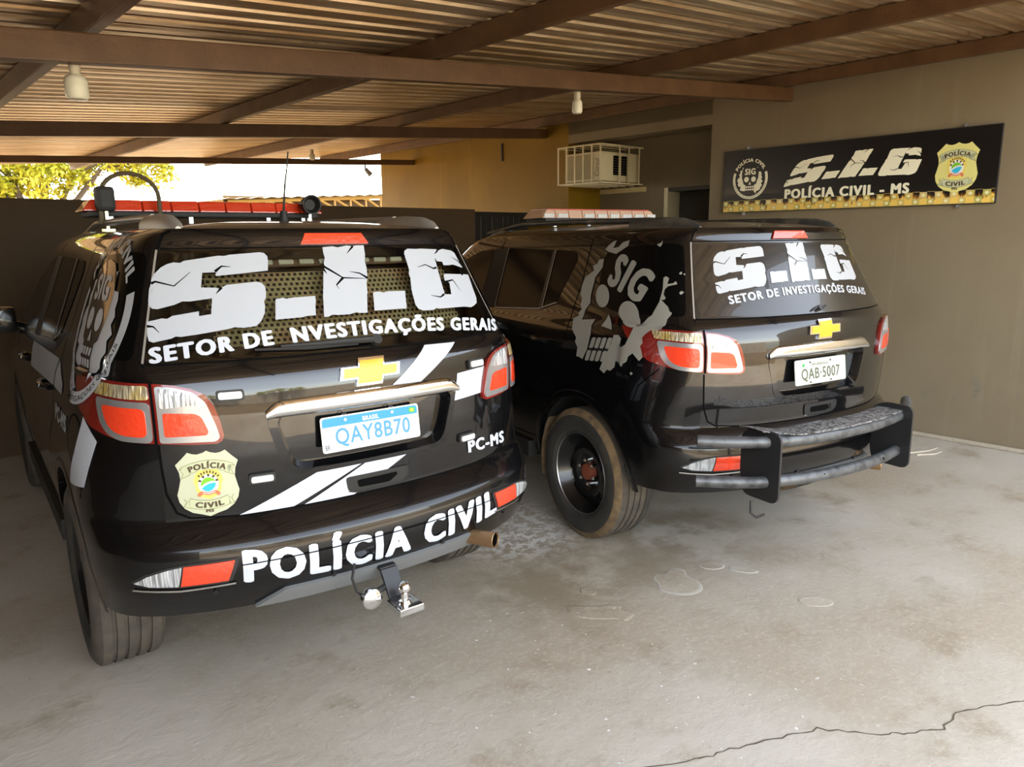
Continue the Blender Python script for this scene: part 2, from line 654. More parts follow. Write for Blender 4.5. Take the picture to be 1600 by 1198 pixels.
LET = {
    'S': [(-0.647, 1.581), (-0.643, 1.595), (-0.632, 1.612), (-0.609, 1.633), (-0.588, 1.644), (-0.569, 1.649), (-0.55, 1.647), (-0.536, 1.654), (-0.429, 1.669), (-0.409, 1.668), (-0.391, 1.672), (-0.289, 1.679), (-0.275, 1.676), (-0.266, 1.665), (-0.267, 1.648), (-0.276, 1.614), (-0.36, 1.607), (-0.451, 1.6), (-0.448, 1.613), (-0.49, 1.612), (-0.504, 1.563), (-0.46, 1.561), (-0.447, 1.557), (-0.424, 1.569), (-0.324, 1.577), (-0.307, 1.572), (-0.299, 1.559), (-0.3, 1.541), (-0.305, 1.522), (-0.315, 1.508), (-0.315, 1.494), (-0.322, 1.469), (-0.339, 1.444), (-0.36, 1.428), (-0.403, 1.424), (-0.429, 1.428), (-0.451, 1.423), (-0.541, 1.411), (-0.596, 1.405), (-0.611, 1.407), (-0.624, 1.401), (-0.678, 1.39), (-0.689, 1.395), (-0.69, 1.412), (-0.682, 1.456), (-0.639, 1.466), (-0.624, 1.464), (-0.607, 1.473), (-0.527, 1.485), (-0.53, 1.469), (-0.492, 1.474), (-0.478, 1.526), (-0.547, 1.518), (-0.569, 1.519), (-0.593, 1.509), (-0.645, 1.496), (-0.66, 1.498), (-0.667, 1.509), (-0.665, 1.525), (-0.656, 1.56)],
    'D1': [(-0.274, 1.514), (-0.249, 1.518), (-0.235, 1.514), (-0.213, 1.517), (-0.13, 1.519), (-0.132, 1.503), (-0.139, 1.484), (-0.146, 1.452), (-0.185, 1.451), (-0.193, 1.448), (-0.292, 1.445)],
    'I': [(-0.055, 1.694), (-0.015, 1.697), (0.006, 1.693), (0.043, 1.699), (0.065, 1.696), (0.083, 1.699), (0.117, 1.699), (0.113, 1.663), (0.104, 1.639), (0.104, 1.614), (0.096, 1.574), (0.085, 1.555), (0.08, 1.523), (0.074, 1.511), (0.056, 1.448), (0.021, 1.449), (0.013, 1.453), (-0.015, 1.447), (-0.065, 1.447), (-0.083, 1.45), (-0.099, 1.444), (-0.118, 1.443), (-0.106, 1.494), (-0.101, 1.516), (-0.074, 1.608), (-0.066, 1.619), (-0.065, 1.635), (-0.056, 1.655), (-0.057, 1.67)],
    'D2': [(0.103, 1.521), (0.131, 1.522), (0.146, 1.517), (0.165, 1.521), (0.247, 1.519), (0.231, 1.452), (0.194, 1.453), (0.087, 1.453)],
    'G': [(0.294, 1.662), (0.3, 1.674), (0.318, 1.682), (0.362, 1.68), (0.383, 1.681), (0.474, 1.677), (0.476, 1.67), (0.511, 1.678), (0.563, 1.67), (0.582, 1.66), (0.606, 1.595), (0.547, 1.611), (0.521, 1.609), (0.488, 1.61), (0.486, 1.625), (0.45, 1.628), (0.447, 1.608), (0.446, 1.572), (0.444, 1.517), (0.446, 1.502), (0.441, 1.494), (0.481, 1.491), (0.491, 1.538), (0.467, 1.544), (0.471, 1.571), (0.481, 1.575), (0.578, 1.569), (0.589, 1.563), (0.598, 1.568), (0.631, 1.564), (0.632, 1.547), (0.635, 1.465), (0.625, 1.445), (0.6, 1.436), (0.577, 1.431), (0.535, 1.437), (0.499, 1.438), (0.389, 1.44), (0.375, 1.443), (0.357, 1.437), (0.304, 1.439), (0.287, 1.446), (0.277, 1.463), (0.279, 1.519), (0.29, 1.567), (0.288, 1.583), (0.296, 1.597)],
}
CRK = [[(-0.647, 1.58), (-0.634, 1.586), (-0.583, 1.57), (-0.526, 1.615)], [(-0.45, 1.615), (-0.425, 1.633), (-0.397, 1.63)], [(-0.441, 1.561), (-0.463, 1.54)], [(-0.685, 1.442), (-0.668, 1.44), (-0.655, 1.421)], [(-0.068, 1.622), (-0.005, 1.579), (0.096, 1.572)], [(-0.005, 1.579), (-0.038, 1.554), (-0.032, 1.539)], [(0.069, 1.696), (0.037, 1.668)], [(0.096, 1.574), (0.068, 1.593), (0.028, 1.601)], [(-0.072, 1.612), (-0.064, 1.596)], [(0.442, 1.602), (0.424, 1.599), (0.386, 1.616), (0.341, 1.607)], [(0.452, 1.625), (0.45, 1.641)], [(0.478, 1.671), (0.454, 1.657)], [(0.466, 1.542), (0.516, 1.548), (0.543, 1.502)], [(0.44, 1.494), (0.416, 1.484), (0.368, 1.494)], [(0.609, 1.601), (0.587, 1.625), (0.553, 1.642)]]
# splash in (arc beyond the tailgate seam, z)
SPLAT = [[(0.604, 1.603), (0.649, 1.596), (0.664, 1.572), (0.703, 1.561), (0.687, 1.537), (0.768, 1.498), (0.797, 1.449), (0.808, 1.401), (0.791, 1.382), (0.802, 1.341), (0.787, 1.323), (0.837, 1.3), (0.834, 1.288), (0.9, 1.266), (0.907, 1.21), (0.858, 1.168), (0.868, 1.146), (0.838, 1.116), (0.846, 1.067), (0.816, 1.067), (0.786, 1.058), (0.75, 1.113), (0.728, 1.195), (0.723, 1.246), (0.685, 1.28), (0.816, 1.267), (0.71, 1.361), (0.707, 1.407), (0.674, 1.501), (0.611, 1.556)], [(0.147, 1.517), (0.132, 1.525), (0.115, 1.515), (0.126, 1.487), (0.095, 1.491), (0.079, 1.502), (0.073, 1.487), (0.123, 1.476), (0.142, 1.46), (0.15, 1.436), (0.139, 1.419), (0.147, 1.41), (0.166, 1.411), (0.145, 1.392), (0.128, 1.378), (0.119, 1.356), (0.108, 1.35), (0.113, 1.339), (0.167, 1.291), (0.192, 1.266), (0.238, 1.257), (0.252, 1.259), (0.294, 1.235), (0.316, 1.216), (0.312, 1.193), (0.326, 1.179), (0.308, 1.126), (0.329, 1.105), (0.372, 1.138), (0.399, 1.119), (0.408, 1.09), (0.432, 1.078), (0.439, 1.061), (0.477, 1.081), (0.501, 1.085), (0.506, 1.052), (0.538, 1.029), (0.563, 1.032), (0.587, 1.009), (0.626, 1.026), (0.594, 1.086), (0.544, 1.169), (0.53, 1.214), (0.492, 1.218), (0.472, 1.201), (0.478, 1.176), (0.45, 1.16), (0.425, 1.175), (0.41, 1.201), (0.364, 1.264), (0.302, 1.292), (0.225, 1.332), (0.177, 1.399), (0.154, 1.46)], [(0.597, 1.654), (0.566, 1.677), (0.529, 1.697), (0.506, 1.704), (0.511, 1.677), (0.525, 1.661), (0.477, 1.668), (0.441, 1.694), (0.396, 1.704), (0.395, 1.675), (0.434, 1.658), (0.496, 1.631), (0.562, 1.641)], [(0.187, 1.681), (0.16, 1.69), (0.153, 1.702), (0.155, 1.678), (0.167, 1.669)], [(0.061, 1.542), (0.048, 1.549), (0.046, 1.537), (0.058, 1.534)], [(0.064, 1.448), (0.053, 1.456), (0.041, 1.449), (0.054, 1.438), (0.063, 1.44)], [(0.038, 1.54), (0.032, 1.539), (0.033, 1.53), (0.039, 1.533)], [(0.394, 1.036), (0.385, 1.044), (0.374, 1.037), (0.385, 1.026)]]


# ================================================================== vehicle surface
# vehicle coordinates: x to the right, y forward from the rear, z up.  The skin is a
# stack of plan outlines; every panel, lamp and sticker is laid on it.
def _smooth(zz, v, sig=2.0):
    k = np.exp(-0.5 * (np.arange(-6, 7) / sig) ** 2)
    k /= k.sum()
    return np.convolve(np.pad(v, 6, mode='edge'), k, 'valid')


ZG = np.arange(0.40, 1.8001, 0.005)
T_YC = _smooth(ZG, np.interp(ZG, [.40, .46, .50, .56, .62, .68, .705, .72, .775, .785, .80, .90, 1.0, 1.15, 1.22, 1.27, 1.30, 1.32, 1.5, 1.69, 1.745, 1.765, 1.80],
                             [.25, .21, .185, .155, .143, .148, .153, .165, .215, .238, .233, .222, .215, .215, .220, .232, .25, .272, .372, .472, .488, .51, .56]), 1.3)
T_W = _smooth(ZG, np.interp(ZG, [.40, .46, .60, .80, 1.0, 1.12, 1.2, 1.26, 1.32, 1.69, 1.73, 1.75, 1.765, 1.80],
                            [.885, .90, .92, .93, .925, .91, .895, .868, .848, .705, .675, .645, .61, .5]), 2.5)
T_XS = np.interp(ZG, [.40, .60, 1.2, 1.32, 1.69, 1.745, 1.765, 1.80], [.70, .71, .712, .722, .612, .585, .55, .45])
T_BS = np.interp(ZG, [.4, 1.2, 1.32, 1.7, 1.8], [1, 1, 1.05, 1.2, 1.25])
T_YB = np.interp(ZG, [.4, .70, .95, 1.1, 1.8], [.66, .66, .85, .98, 1.05])
T_YF = _smooth(ZG, np.interp(ZG, [.40, .46, .60, .85, .95, 1.0, 1.04, 1.08, 1.12, 1.30, 1.5, 1.7, 1.765, 1.8],
                             [4.78, 4.82, 4.86, 4.86, 4.80, 4.66, 4.34, 4.02, 3.86, 3.62, 3.33, 3.02, 2.72, 2.6]), 2)
N1, N2, N3, N4, N5 = 34, 16, 30, 40, 12
NA = N1


def _outline(i):
    yc, w, xs, bs, yb, yf = T_YC[i], T_W[i], T_XS[i], T_BS[i], T_YB[i], T_YF[i]
    b = lambda x: bs * (0.175 * x ** 2 + 0.19 * x ** 4)
    db = bs * (0.35 * xs + 0.76 * xs ** 3)
    P = [(xs * k / N1, yc + b(xs * k / N1)) for k in range(N1)]
    A = np.array([xs, yc + b(xs)])
    B = np.array([w, yb])
    ta = np.array([1, db]) / math.hypot(1, db)
    L = np.linalg.norm(B - A)
    h = w - xs
    P1 = A + ta * h * 0.85
    P2 = B - np.array([0.0, L * 0.45])
    for k in range(N2):
        u = k / N2
        P.append(tuple((1 - u) ** 3 * A + 3 * (1 - u) ** 2 * u * P1 + 3 * (1 - u) * u * u * P2 + u ** 3 * B))
    yf0 = max(yf - float(np.interp(ZG[i], [1.0, 1.2], [.55, .34])), yb + 1.0)
    ym = 2.0
    for k in range(N3):
        P.append((w, yb + (ym - yb) * k / N3))
    for k in range(N4):
        y = ym + (yf0 - ym) * k / N4
        P.append((w * (1 - 0.03 * ((y - ym) / 2.5) ** 2), y))
    wf = w * (1 - 0.03 * ((yf0 - ym) / 2.5) ** 2)
    for k in range(N5 + 1):
        q = (k / N5) * math.pi / 2
        P.append((wf * max(0.0, math.cos(q)) ** 0.55, yf0 + (yf - yf0) * math.sin(q) ** 0.9))
    P[-1] = (0.0, yf)
    return P


PT = np.array([_outline(i) for i in range(len(ZG))])
NC = PT.shape[1]


def pl_at(z):
    f = (min(max(z, 0.401), 1.799) - 0.40) / 0.005
    i = int(f)
    f -= i
    return PT[i] * (1 - f) + PT[i + 1] * f


def _ss(a, b, x):
    t = min(max((x - a) / (b - a), 0.0), 1.0)
    return t * t * (3 - 2 * t)


def recess(x, z):
    """hollow behind the number plate"""
    return 0.0


def _yr(x, z):
    pl = pl_at(z)
    return float(np.interp(abs(x), pl[:N1 + N2 + 1, 0], pl[:N1 + N2 + 1, 1])) + recess(x, z)


def rear_map(x, z, off=0.0):
    e = 0.004
    y = _yr(x, z)
    dx = (_yr(x + e, z) - _yr(x - e, z)) / (2 * e)
    dz = (_yr(x, z + e) - _yr(x, z - e)) / (2 * e)
    n = np.array([dx, -1.0, dz])
    n /= np.linalg.norm(n)
    return (x + n[0] * off, y + n[1] * off, z + n[2] * off)


def _xs(y, z):
    pl = pl_at(z)
    return float(np.interp(y, pl[:, 1], pl[:, 0]))


def side_map(sg):
    def f(y, z, off=0.0):
        e = 0.004
        x = _xs(y, z)
        dy = (_xs(y + e, z) - _xs(y - e, z)) / (2 * e)
        dz = (_xs(y, z + e) - _xs(y, z - e)) / (2 * e)
        n = np.array([1.0, -dy, -dz])
        n /= np.linalg.norm(n)
        return (sg * (x + n[0] * off), y + n[1] * off, z + n[2] * off)
    return f


SIDE = {-1: side_map(-1), 1: side_map(1)}


def arc_table(z):
    pl = pl_at(z)
    s = np.concatenate([[0], np.cumsum(np.hypot(*np.diff(pl, axis=0).T))])
    return pl, s


def arc_of(x=None, y=None, z=1.0):
    """arc length from the rear centre line of the point with given x (rear) or y (corner, side)"""
    pl, s = arc_table(z)
    if x is not None:
        return float(np.interp(x, pl[:N1 + N2 + 1, 0], s[:N1 + N2 + 1]))
    return float(np.interp(y, pl[:, 1], s))


def arc_map(sg):
    def pos(a, z):
        pl, s = arc_table(z)
        x = float(np.interp(a, s, pl[:, 0]))
        return np.array([x, float(np.interp(a, s, pl[:, 1])) + recess(x, z), z])

    def f(a, z, off=0.0):
        e = 0.006
        p = pos(a, z)
        da = pos(a + e, z) - pos(a - e, z)
        dz = pos(a, z + e) - pos(a, z - e)
        n = np.cross(da, dz)
        n /= np.linalg.norm(n)
        p = p + n * off
        return (sg * p[0], p[1], p[2])
    return f


ARC = {-1: arc_map(-1), 1: arc_map(1)}


def seam_arc(z):
    return arc_of(x=float(np.interp(z, ZG, T_XS)), z=z)


def emb_map(sg):
    """side panel behind the rear door: d = distance round the corner from the tailgate seam"""
    def f(dd, z, off=0.0):
        if dd < .47 and 1.055 < z < 1.278:        # stickers run over the lamp
            off += .0165
        return ARC[sg](seam_arc(z) + dd, z, off)
    return f


EMB = {-1: emb_map(-1), 1: emb_map(1)}
AXR = (1.11, 0.385)       # rear axle y, z
AXF = (3.955, 0.385)
ARCH_R = 0.455


def build_shell():
    """the painted skin, split into panels: dict name -> (verts, faces)"""
    zr = sorted(set([round(z, 4) for z in list(np.arange(.456, .70, .02)) + list(np.arange(.70, .80, .0125)) + list(np.arange(.80, 1.36, .0135)) + list(np.arange(1.36, 1.70, .02)) + list(np.arange(1.70, 1.766, .011))] + [1.765]))
    rows = []
    V = []
    ring_cols = [(-1, j) for j in range(NC - 1, 0, -1)] + [(1, j) for j in range(NC - 1)]
    M = len(ring_cols)
    for z in zr:
        pl = pl_at(z)
        for sg, j in ring_cols:
            x, y = pl[j]
            if j <= N1:
                y = y + recess(x, z)
            elif x > 0.6 and z < 1.0:
                for ay, az in (AXR, AXF):
                    dy, dz = y - ay, z - az
                    r = math.hypot(dy, dz)
                    if abs(r - ARCH_R) < 0.022:
                        y = ay + dy * ARCH_R / r
            V.append((sg * x, y, z))
    V = [list(v) for v in V]
    G = {k: [] for k in ('body', 'roof', 'rear_bumper', 'tailgate', 'rear_door_l', 'rear_door_r', 'front_door_l', 'front_door_r')}
    for i in range(len(zr) - 1):
        z = 0.5 * (zr[i] + zr[i + 1])
        for c in range(M):
            c2 = (c + 1) % M
            ids = (i * M + c, i * M + c2, (i + 1) * M + c2, (i + 1) * M + c)
            j = min(ring_cols[c][1], ring_cols[c2][1])
            sg = -1 if c < NC - 1 else 1
            cy = sum(V[k][1] for k in ids) / 4
            cx = sum(abs(V[k][0]) for k in ids) / 4
            if cx > 0.6 and (math.hypot(cy - AXR[0], z - AXR[1]) < ARCH_R or math.hypot(cy - AXF[0], z - AXF[1]) < ARCH_R):
                continue
            if j < N1:
                if 1.35 < z < 1.665 and cx < T_XS[int((z - .4) / .005)] - 0.05:
                    continue
                if .918 < z < 1.130 and cx < .318 + .055 * (z - .93) / .19:
                    continue
                k = 'rear_bumper' if z < 0.785 else 'tailgate'
            elif cy < 0.70 and z < 1.075 and j < N1 + N2 + 2:
                k = 'rear_bumper'
            elif 1.29 < cy < 2.32 and .50 < z < 1.72 and math.hypot(cy - AXR[0], z - AXR[1]) > .53 and cx > .5:
                k = 'rear_door_' + ('l' if sg < 0 else 'r')
            elif 2.32 <= cy < 3.36 and .50 < z < 1.70 and j < N1 + N2 + N3 + N4:
                k = 'front_door_' + ('l' if sg < 0 else 'r')
            else:
                k = 'body'
            G[k].append(ids)
    # roof cap
    base = (len(zr) - 1) * M
    prev = [base + c for c in range(M)]
    NR = 9
    for q in range(1, NR + 1):
        t = q / NR
        cur = []
        for c in range(M):
            x, y, z = V[base + c]
            sy = min(max(y, 1.15), 2.0)
            px, py = x * (1 - t), y * (1 - t) + sy * t
            pz = 1.765 + 0.042 * (1 - (1 - t) ** 2.2)
            cur.append(len(V))
            V.append([px, py, pz])
        for c in range(M):
            c2 = (c + 1) % M
            G['roof'].append((prev[c], prev[c2], cur[c2], cur[c]))
        prev = cur
    res = {}
    for k, fs in G.items():
        idx = {}
        vv, ff = [], []
        for f in fs:
            nf = []
            for a in f:
                if a not in idx:
                    idx[a] = len(vv)
                    vv.append(V[a])
                nf.append(idx[a])
            ff.append(nf)
        me = bpy.data.meshes.new(k)
        bm = bmesh.new()
        bv = [bm.verts.new(v) for v in vv]
        for f in ff:
            try:
                bm.faces.new([bv[a] for a in f])
            except ValueError:
                pass
        bmesh.ops.remove_doubles(bm, verts=bm.verts[:], dist=1e-5)
        bmesh.ops.dissolve_degenerate(bm, edges=bm.edges[:], dist=1e-6)
        bm.to_mesh(me)
        bm.free()
        # outward normals
        cen = np.array([0, 2.2, 1.0])
        me.update()
        bad = sum(1 for p in me.polygons if np.dot(np.array(p.normal), np.array(p.center) - cen) < 0)
        if bad > len(me.polygons) / 2:
            me.flip_normals()
        shade(me, 1.0)
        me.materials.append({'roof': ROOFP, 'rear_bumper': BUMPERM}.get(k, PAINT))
        res[k] = me
    return res


SHELL = build_shell()


def roof_z(x, y):
    """height of the roof cap, near enough for what stands on it"""
    fx = min(abs(x) / .60, 1.0)
    fy = max((1.15 - y) / .62, (y - 2.0) / .72, 0.0)
    t = 1 - min(1.0, max(fx, fy))
    return 1.765 + 0.042 * (1 - (1 - t) ** 2.2)


def mesh_part(me, name, parent):
    o = bpy.data.objects.new(name, me)
    COL.objects.link(o)
    o.parent = parent
    return o


def rdecal(name, polys, m, parent, off=0.003, step=0.03, skirt=None):
    return bent(name, flat(polys, step), rear_map, m, parent, off, skirt)


def sdecal(sg, name, polys, m, parent, off=0.003, step=0.04, skirt=None):
    return bent(name, flat(polys, step), SIDE[sg], m, parent, off, skirt)


def gap_line(name, pts, fn, parent, w=0.006, off=0.0012, m=None):
    P = []
    for a, b in zip(pts[:-1], pts[1:]):
        n = max(1, int(math.hypot(b[0] - a[0], b[1] - a[1]) / 0.03))
        P += [(a[0] + (b[0] - a[0]) * k / n, a[1] + (b[1] - a[1]) * k / n) for k in range(n)]
    P.append(pts[-1])
    V, F = [], []
    for i, p in enumerate(P):
        d = np.array(P[min(i + 1, len(P) - 1)]) - np.array(P[max(i - 1, 0)])
        d = d / (np.linalg.norm(d) + 1e-9)
        k = np.array([-d[1], d[0]]) * w / 2
        V += [fn(p[0] + k[0], p[1] + k[1], off), fn(p[0] - k[0], p[1] - k[1], off)]
    for i in range(len(P) - 1):
        F.append((2 * i, 2 * i + 1, 2 * i + 3, 2 * i + 2))
    return V, F


def gaps(name, lines, parent, m=GAPM, w=0.006, off=0.0014):
    return [mesh(name, *gap_line('', pts, fn, None, w, off), m, parent) for fn, pts in lines]


# ------------------------------------------------------------------ wheels
def make_wheel(parent, sg, ay, kind):
    cx = sg * 0.795
    fx = lambda a: sg * a
    tp = [(-.105, .236), (-.126, .262), (-.1325, .30), (-.128, .343), (-.117, .366), (-.103, .3805)]
    tread = []
    for g in (-.062, -.021, .021, .062):
        tread += [(g - .008, .3835), (g - .006, .375), (g + .006, .375), (g + .008, .3835)]
    prof = tp + tread + [(-a, r) for a, r in tp[::-1]]
    mb = MB()
    n = 64
    mb.lathe([(fx(a), r) for a, r in prof], (cx, ay, .3835), 'x', n)
    V, F = mb.V, mb.F
    np_ = len(prof)
    mi = []
    for f in F:
        j = min(i % np_ for i in f)
        a = prof[j][0]
        if 6 <= j < np_ - 6:
            mi.append(1)
        elif kind == 'steel' and (3 <= j < 5 or np_ - 6 <= j < np_ - 4):
            mi.append(2)
        elif kind != 'steel' and (3 <= j < 6 or np_ - 6 <= j < np_ - 3):
            mi.append(1)
        else:
            mi.append(0)
    wh = mesh('wheel', V, F, [TYRE, TYRED, DIRT], parent, mi=mi)
    shade(wh.data, 0.5)
    c = (cx, ay, .3835)
    if kind == 'steel':
        r = MB()
        r.lathe([(fx(a), q) for a, q in ((-.10, .235), (.09, .232), (.108, .240), (.112, .236), (.098, .226), (.055, .205), (.035, .19), (.052, .165), (.066, .14), (.06, .11), (.035, .085), (.03, .03))], c, 'x', 48)
        o = r.build('rim', RIMB, wh)
        shade(o.data, 0.5)
        e = MB()
        e.lathe([(fx(.110), .2395), (fx(.1155), .237), (fx(.110), .2345)], c, 'x', 48)
        o = e.build('rim_lip', STEEL, wh)
        shade(o.data)
        h = MB()
        h.lathe([(fx(.02), .0001), (fx(.074), .0001), (fx(.078), .025), (fx(.07), .046), (fx(.03), .052)], c, 'x', 24)
        o = h.build('hub_cap', RUSTHUB, wh, True)
        nuts = MB()
        for k in range(6):
            q = 2 * math.pi * (k + .3) / 6
            y, z = ay + .07 * math.cos(q), .3835 + .07 * math.sin(q)
            nb = MB()
            nb.lathe([(fx(.03), .0001), (fx(.03), .0135), (fx(.068), .0125), (fx(.074), .007), (fx(.074), .0001)], (cx, y, z), 'x', 10)
            nb.build('wheel_nut', CHROME, wh)
        hol = MB()
        for k in range(8):
            q = 2 * math.pi * k / 8
            y, z = ay + .150 * math.cos(q), .3835 + .150 * math.sin(q)
            hol.lathe([(fx(.0585), .0001), (fx(.063), .018), (fx(.0585), .021)], (cx, y, z), 'x', 10)
        hol.build('vent_holes', GAPM, wh)
    else:
        r = MB()
        r.lathe([(fx(a), q) for a, q in ((-.10, .235), (.07, .215), (.105, .240), (.112, .236), (.09, .21), (-.02, .20))], c, 'x', 48)
        r.lathe([(fx(-.02), .0001), (fx(-.02), .2)], c, 'x', 32)
        o = r.build('rim', RIMB, wh)
        shade(o.data, 0.5)
        s = MB()
        for k in range(6):
            q = 2 * math.pi * k / 6
            d, p = np.array([0, math.cos(q), math.sin(q)]), np.array([0, -math.sin(q), math.cos(q)])
            C0 = np.array(c)
            P = []
            for dx in (.04, .085):
                for rr, ww in ((.04, -.022), (.222, -.032), (.222, .032), (.04, .022)):
                    P.append(C0 + np.array([fx(dx + (.01 if rr > .1 else 0)), 0, 0]) + d * rr + p * ww)
            s.hexa(P)
        s.lathe([(fx(.03), .0001), (fx(.095), .0001), (fx(.09), .04), (fx(.06), .06), (fx(.03), .06)], c, 'x', 20)
        s.build('spokes', RIMG, wh, bevel=.004)
    return wh


def wheel_well(parent, sg, ay):
    V, F = [], []
    n = 24
    r = ARCH_R - .003
    for k in range(n + 1):
        q = math.radians(9) + math.radians(162) * k / n
        y, z = ay + r * math.cos(q), AXR[1] + r * math.sin(q)
        xo = 0.905 if z < .9 else .90
        for x in (xo, .55):
            V.append((sg * x, y, z))
    for k in range(n):
        F.append((2 * k, 2 * k + 1, 2 * k + 3, 2 * k + 2))
    i0 = len(V)
    V.append((sg * .55, ay, AXR[1]))
    for k in range(n):
        F.append((2 * k + 1, i0, 2 * k + 3))
    return mesh('wheel_arch_liner', V, F, MATTEB, parent, True)


def arch_lip(parent, sg, ay):
    fn = SIDE[sg]
    V, F = [], []
    n = 40
    for k in range(n + 1):
        q = math.radians(-2) + math.radians(184) * k / n
        for r, off in ((ARCH_R - .006, -.03), (ARCH_R - .006, .002), (ARCH_R + .006, .0045), (ARCH_R + .030, .0035), (ARCH_R + .040, -.002)):
            y, z = ay + r * math.cos(q), max(AXR[1] + r * math.sin(q), .41)
            V.append(fn(y, z, off))
    for k in range(n):
        for j in range(4):
            a = k * 5 + j
            F.append((a, a + 1, a + 6, a + 5))
    o = mesh('fender_lip', V, F, PAINT, parent)
    b2 = bmesh.new()
    b2.from_mesh(o.data)
    bmesh.ops.recalc_face_normals(b2, faces=b2.faces[:])
    b2.to_mesh(o.data)
    b2.free()
    shade(o.data, 0.8)
    return o


# ------------------------------------------------------------------ lamps
def inset(P, k):
    c = np.mean(np.array(P), axis=0)
    return [tuple(c + (np.array(p) - c) * k) for p in P]


def AP(v, z):
    """lamp outline point: ('x', .6) or ('y', .5) at height z -> (arc, z)"""
    return (arc_of(x=v[1], z=z), z) if v[0] == 'x' else (arc_of(y=v[1], z=z), z)


def rounded(pts, r, n=4):
    """round the corners of an outline"""
    out_ = []
    m = len(pts)
    for i in range(m):
        p0, p, p1 = [np.array(pts[k % m]) for k in (i - 1, i, i + 1)]
        a, b = p0 - p, p1 - p
        la, lb = np.linalg.norm(a), np.linalg.norm(b)
        rr = min(r, la * .45, lb * .45)
        A, B = p + a / la * rr, p + b / lb * rr
        for k in range(n + 1):
            u = k / n
            q = (1 - u) ** 2 * A + 2 * u * (1 - u) * p + u * u * B
            out_.append((float(q[0]), float(q[1])))
    return out_


def tail_light(parent, sg):
    fn = ARC[sg]
    o_ = [AP(('y', .80), 1.268), AP(('y', .60), 1.270), AP(('y', .46), 1.269), AP(('x', .712), 1.265), AP(('x', .65), 1.257), AP(('x', .602), 1.243), AP(('x', .565), 1.222),
          AP(('x', .545), 1.19), AP(('x', .53), 1.14), AP(('x', .521), 1.085), AP(('x', .527), 1.066), AP(('x', .545), 1.057), AP(('x', .62), 1.060), AP(('x', .712), 1.070),
          AP(('y', .42), 1.078), AP(('y', .50), 1.093), AP(('y', .58), 1.112), AP(('y', .68), 1.165), AP(('y', .76), 1.23)]
    a0 = arc_of(x=.712, z=1.16)
    h = bent('tail_light', flat([o_], .03), fn, DREDL, parent, .013, -.004)
    D = lambda pts: [(a0 + p, z) for p, z in pts]

    def lay(name, pts, m, off, sk, rr=.01):
        return bent(name, flat([rounded(D(pts), rr)], .02), fn, m, h, off, sk)
    lay('chrome_bezel', [(.235, 1.214), (.010, 1.208), (.010, 1.074), (.12, 1.079), (.175, 1.098), (.212, 1.138)], BEZEL, .0165, .012, .02)
    lay('red_lens', [(.196, 1.193), (.026, 1.188), (.026, 1.093), (.11, 1.098), (.155, 1.116), (.180, 1.148)], REDL, .0185, .015, .02)
    lay('amber_clear_lens', [(.262, 1.260), (.010, 1.259), (.010, 1.215), (.245, 1.221)], AMBERL, .0175, .012)
    lay('chrome_bezel', [(-.010, 1.256), (-.065, 1.250), (-.122, 1.232), (-.158, 1.200), (-.184, 1.12), (-.193, 1.078), (-.180, 1.066), (-.010, 1.072)], BEZEL, .0165, .012, .012)
    lay('red_lens', [(-.026, 1.172), (-.122, 1.165), (-.142, 1.153), (-.160, 1.102), (-.154, 1.090), (-.026, 1.092)], REDL, .0185, .015)
    lay('clear_lens', [(-.020, 1.249), (-.062, 1.244), (-.112, 1.226), (-.138, 1.192), (-.020, 1.186)], CLEARL, .0180, .012)
    v, f = gap_line('', [(a0, 1.270), (a0, 1.068)], fn, None, .008, .0195)
    mesh('lamp_split', v, f, GAPM, h)
    return h


def bumper_lamp(parent, sg):
    fn = lambda x, z, off=0: rear_map(sg * x, z, off)
    base = [(.835, .607), (.80, .634), (.74, .655), (.685, .663), (.53, .668), (.527, .655), (.55, .590), (.565, .583), (.70, .582), (.79, .588)]
    h = bent('bumper_lamp', flat([base], .03), fn, MATTEB, parent, .004, -.004)
    bent('clear_lens', flat([[(.825, .606), (.79, .630), (.74, .648), (.693, .657), (.706, .590), (.785, .594)]], .03), fn, CLEARL, h, .009, 0)
    bent('red_lens', flat([[(.688, .657), (.538, .662), (.545, .64), (.562, .594), (.700, .590)]], .03), fn, REDL, h, .009, 0)
    v, f = gap_line('', [(.83, .577), (.70, .570), (.54, .578)], fn, None, .006, .006)
    mesh('lower_trim', v, f, CHROME, h)
    return h


def loft_x(name, xs, prof, m, parent):
    """strip across the rear: prof(x) -> list of (z, off)"""
    V, F = [], []
    k = None
    for x in xs:
        pr = prof(x)
        k = len(pr)
        V += [rear_map(x, z, o) for z, o in pr]
    for i in range(len(xs) - 1):
        for j in range(k - 1):
            F.append((i * k + j, i * k + j + 1, (i + 1) * k + j + 1, (i + 1) * k + j))
    F.append(tuple(range(k)))
    F.append(tuple((len(xs) - 1) * k + j for j in range(k)))
    o = mesh(name, V, F, m, parent)
    b2 = bmesh.new()
    b2.from_mesh(o.data)
    bmesh.ops.recalc_face_normals(b2, faces=b2.faces[:])
    b2.to_mesh(o.data)
    b2.free()
    shade(o.data, 0.9)
    return o


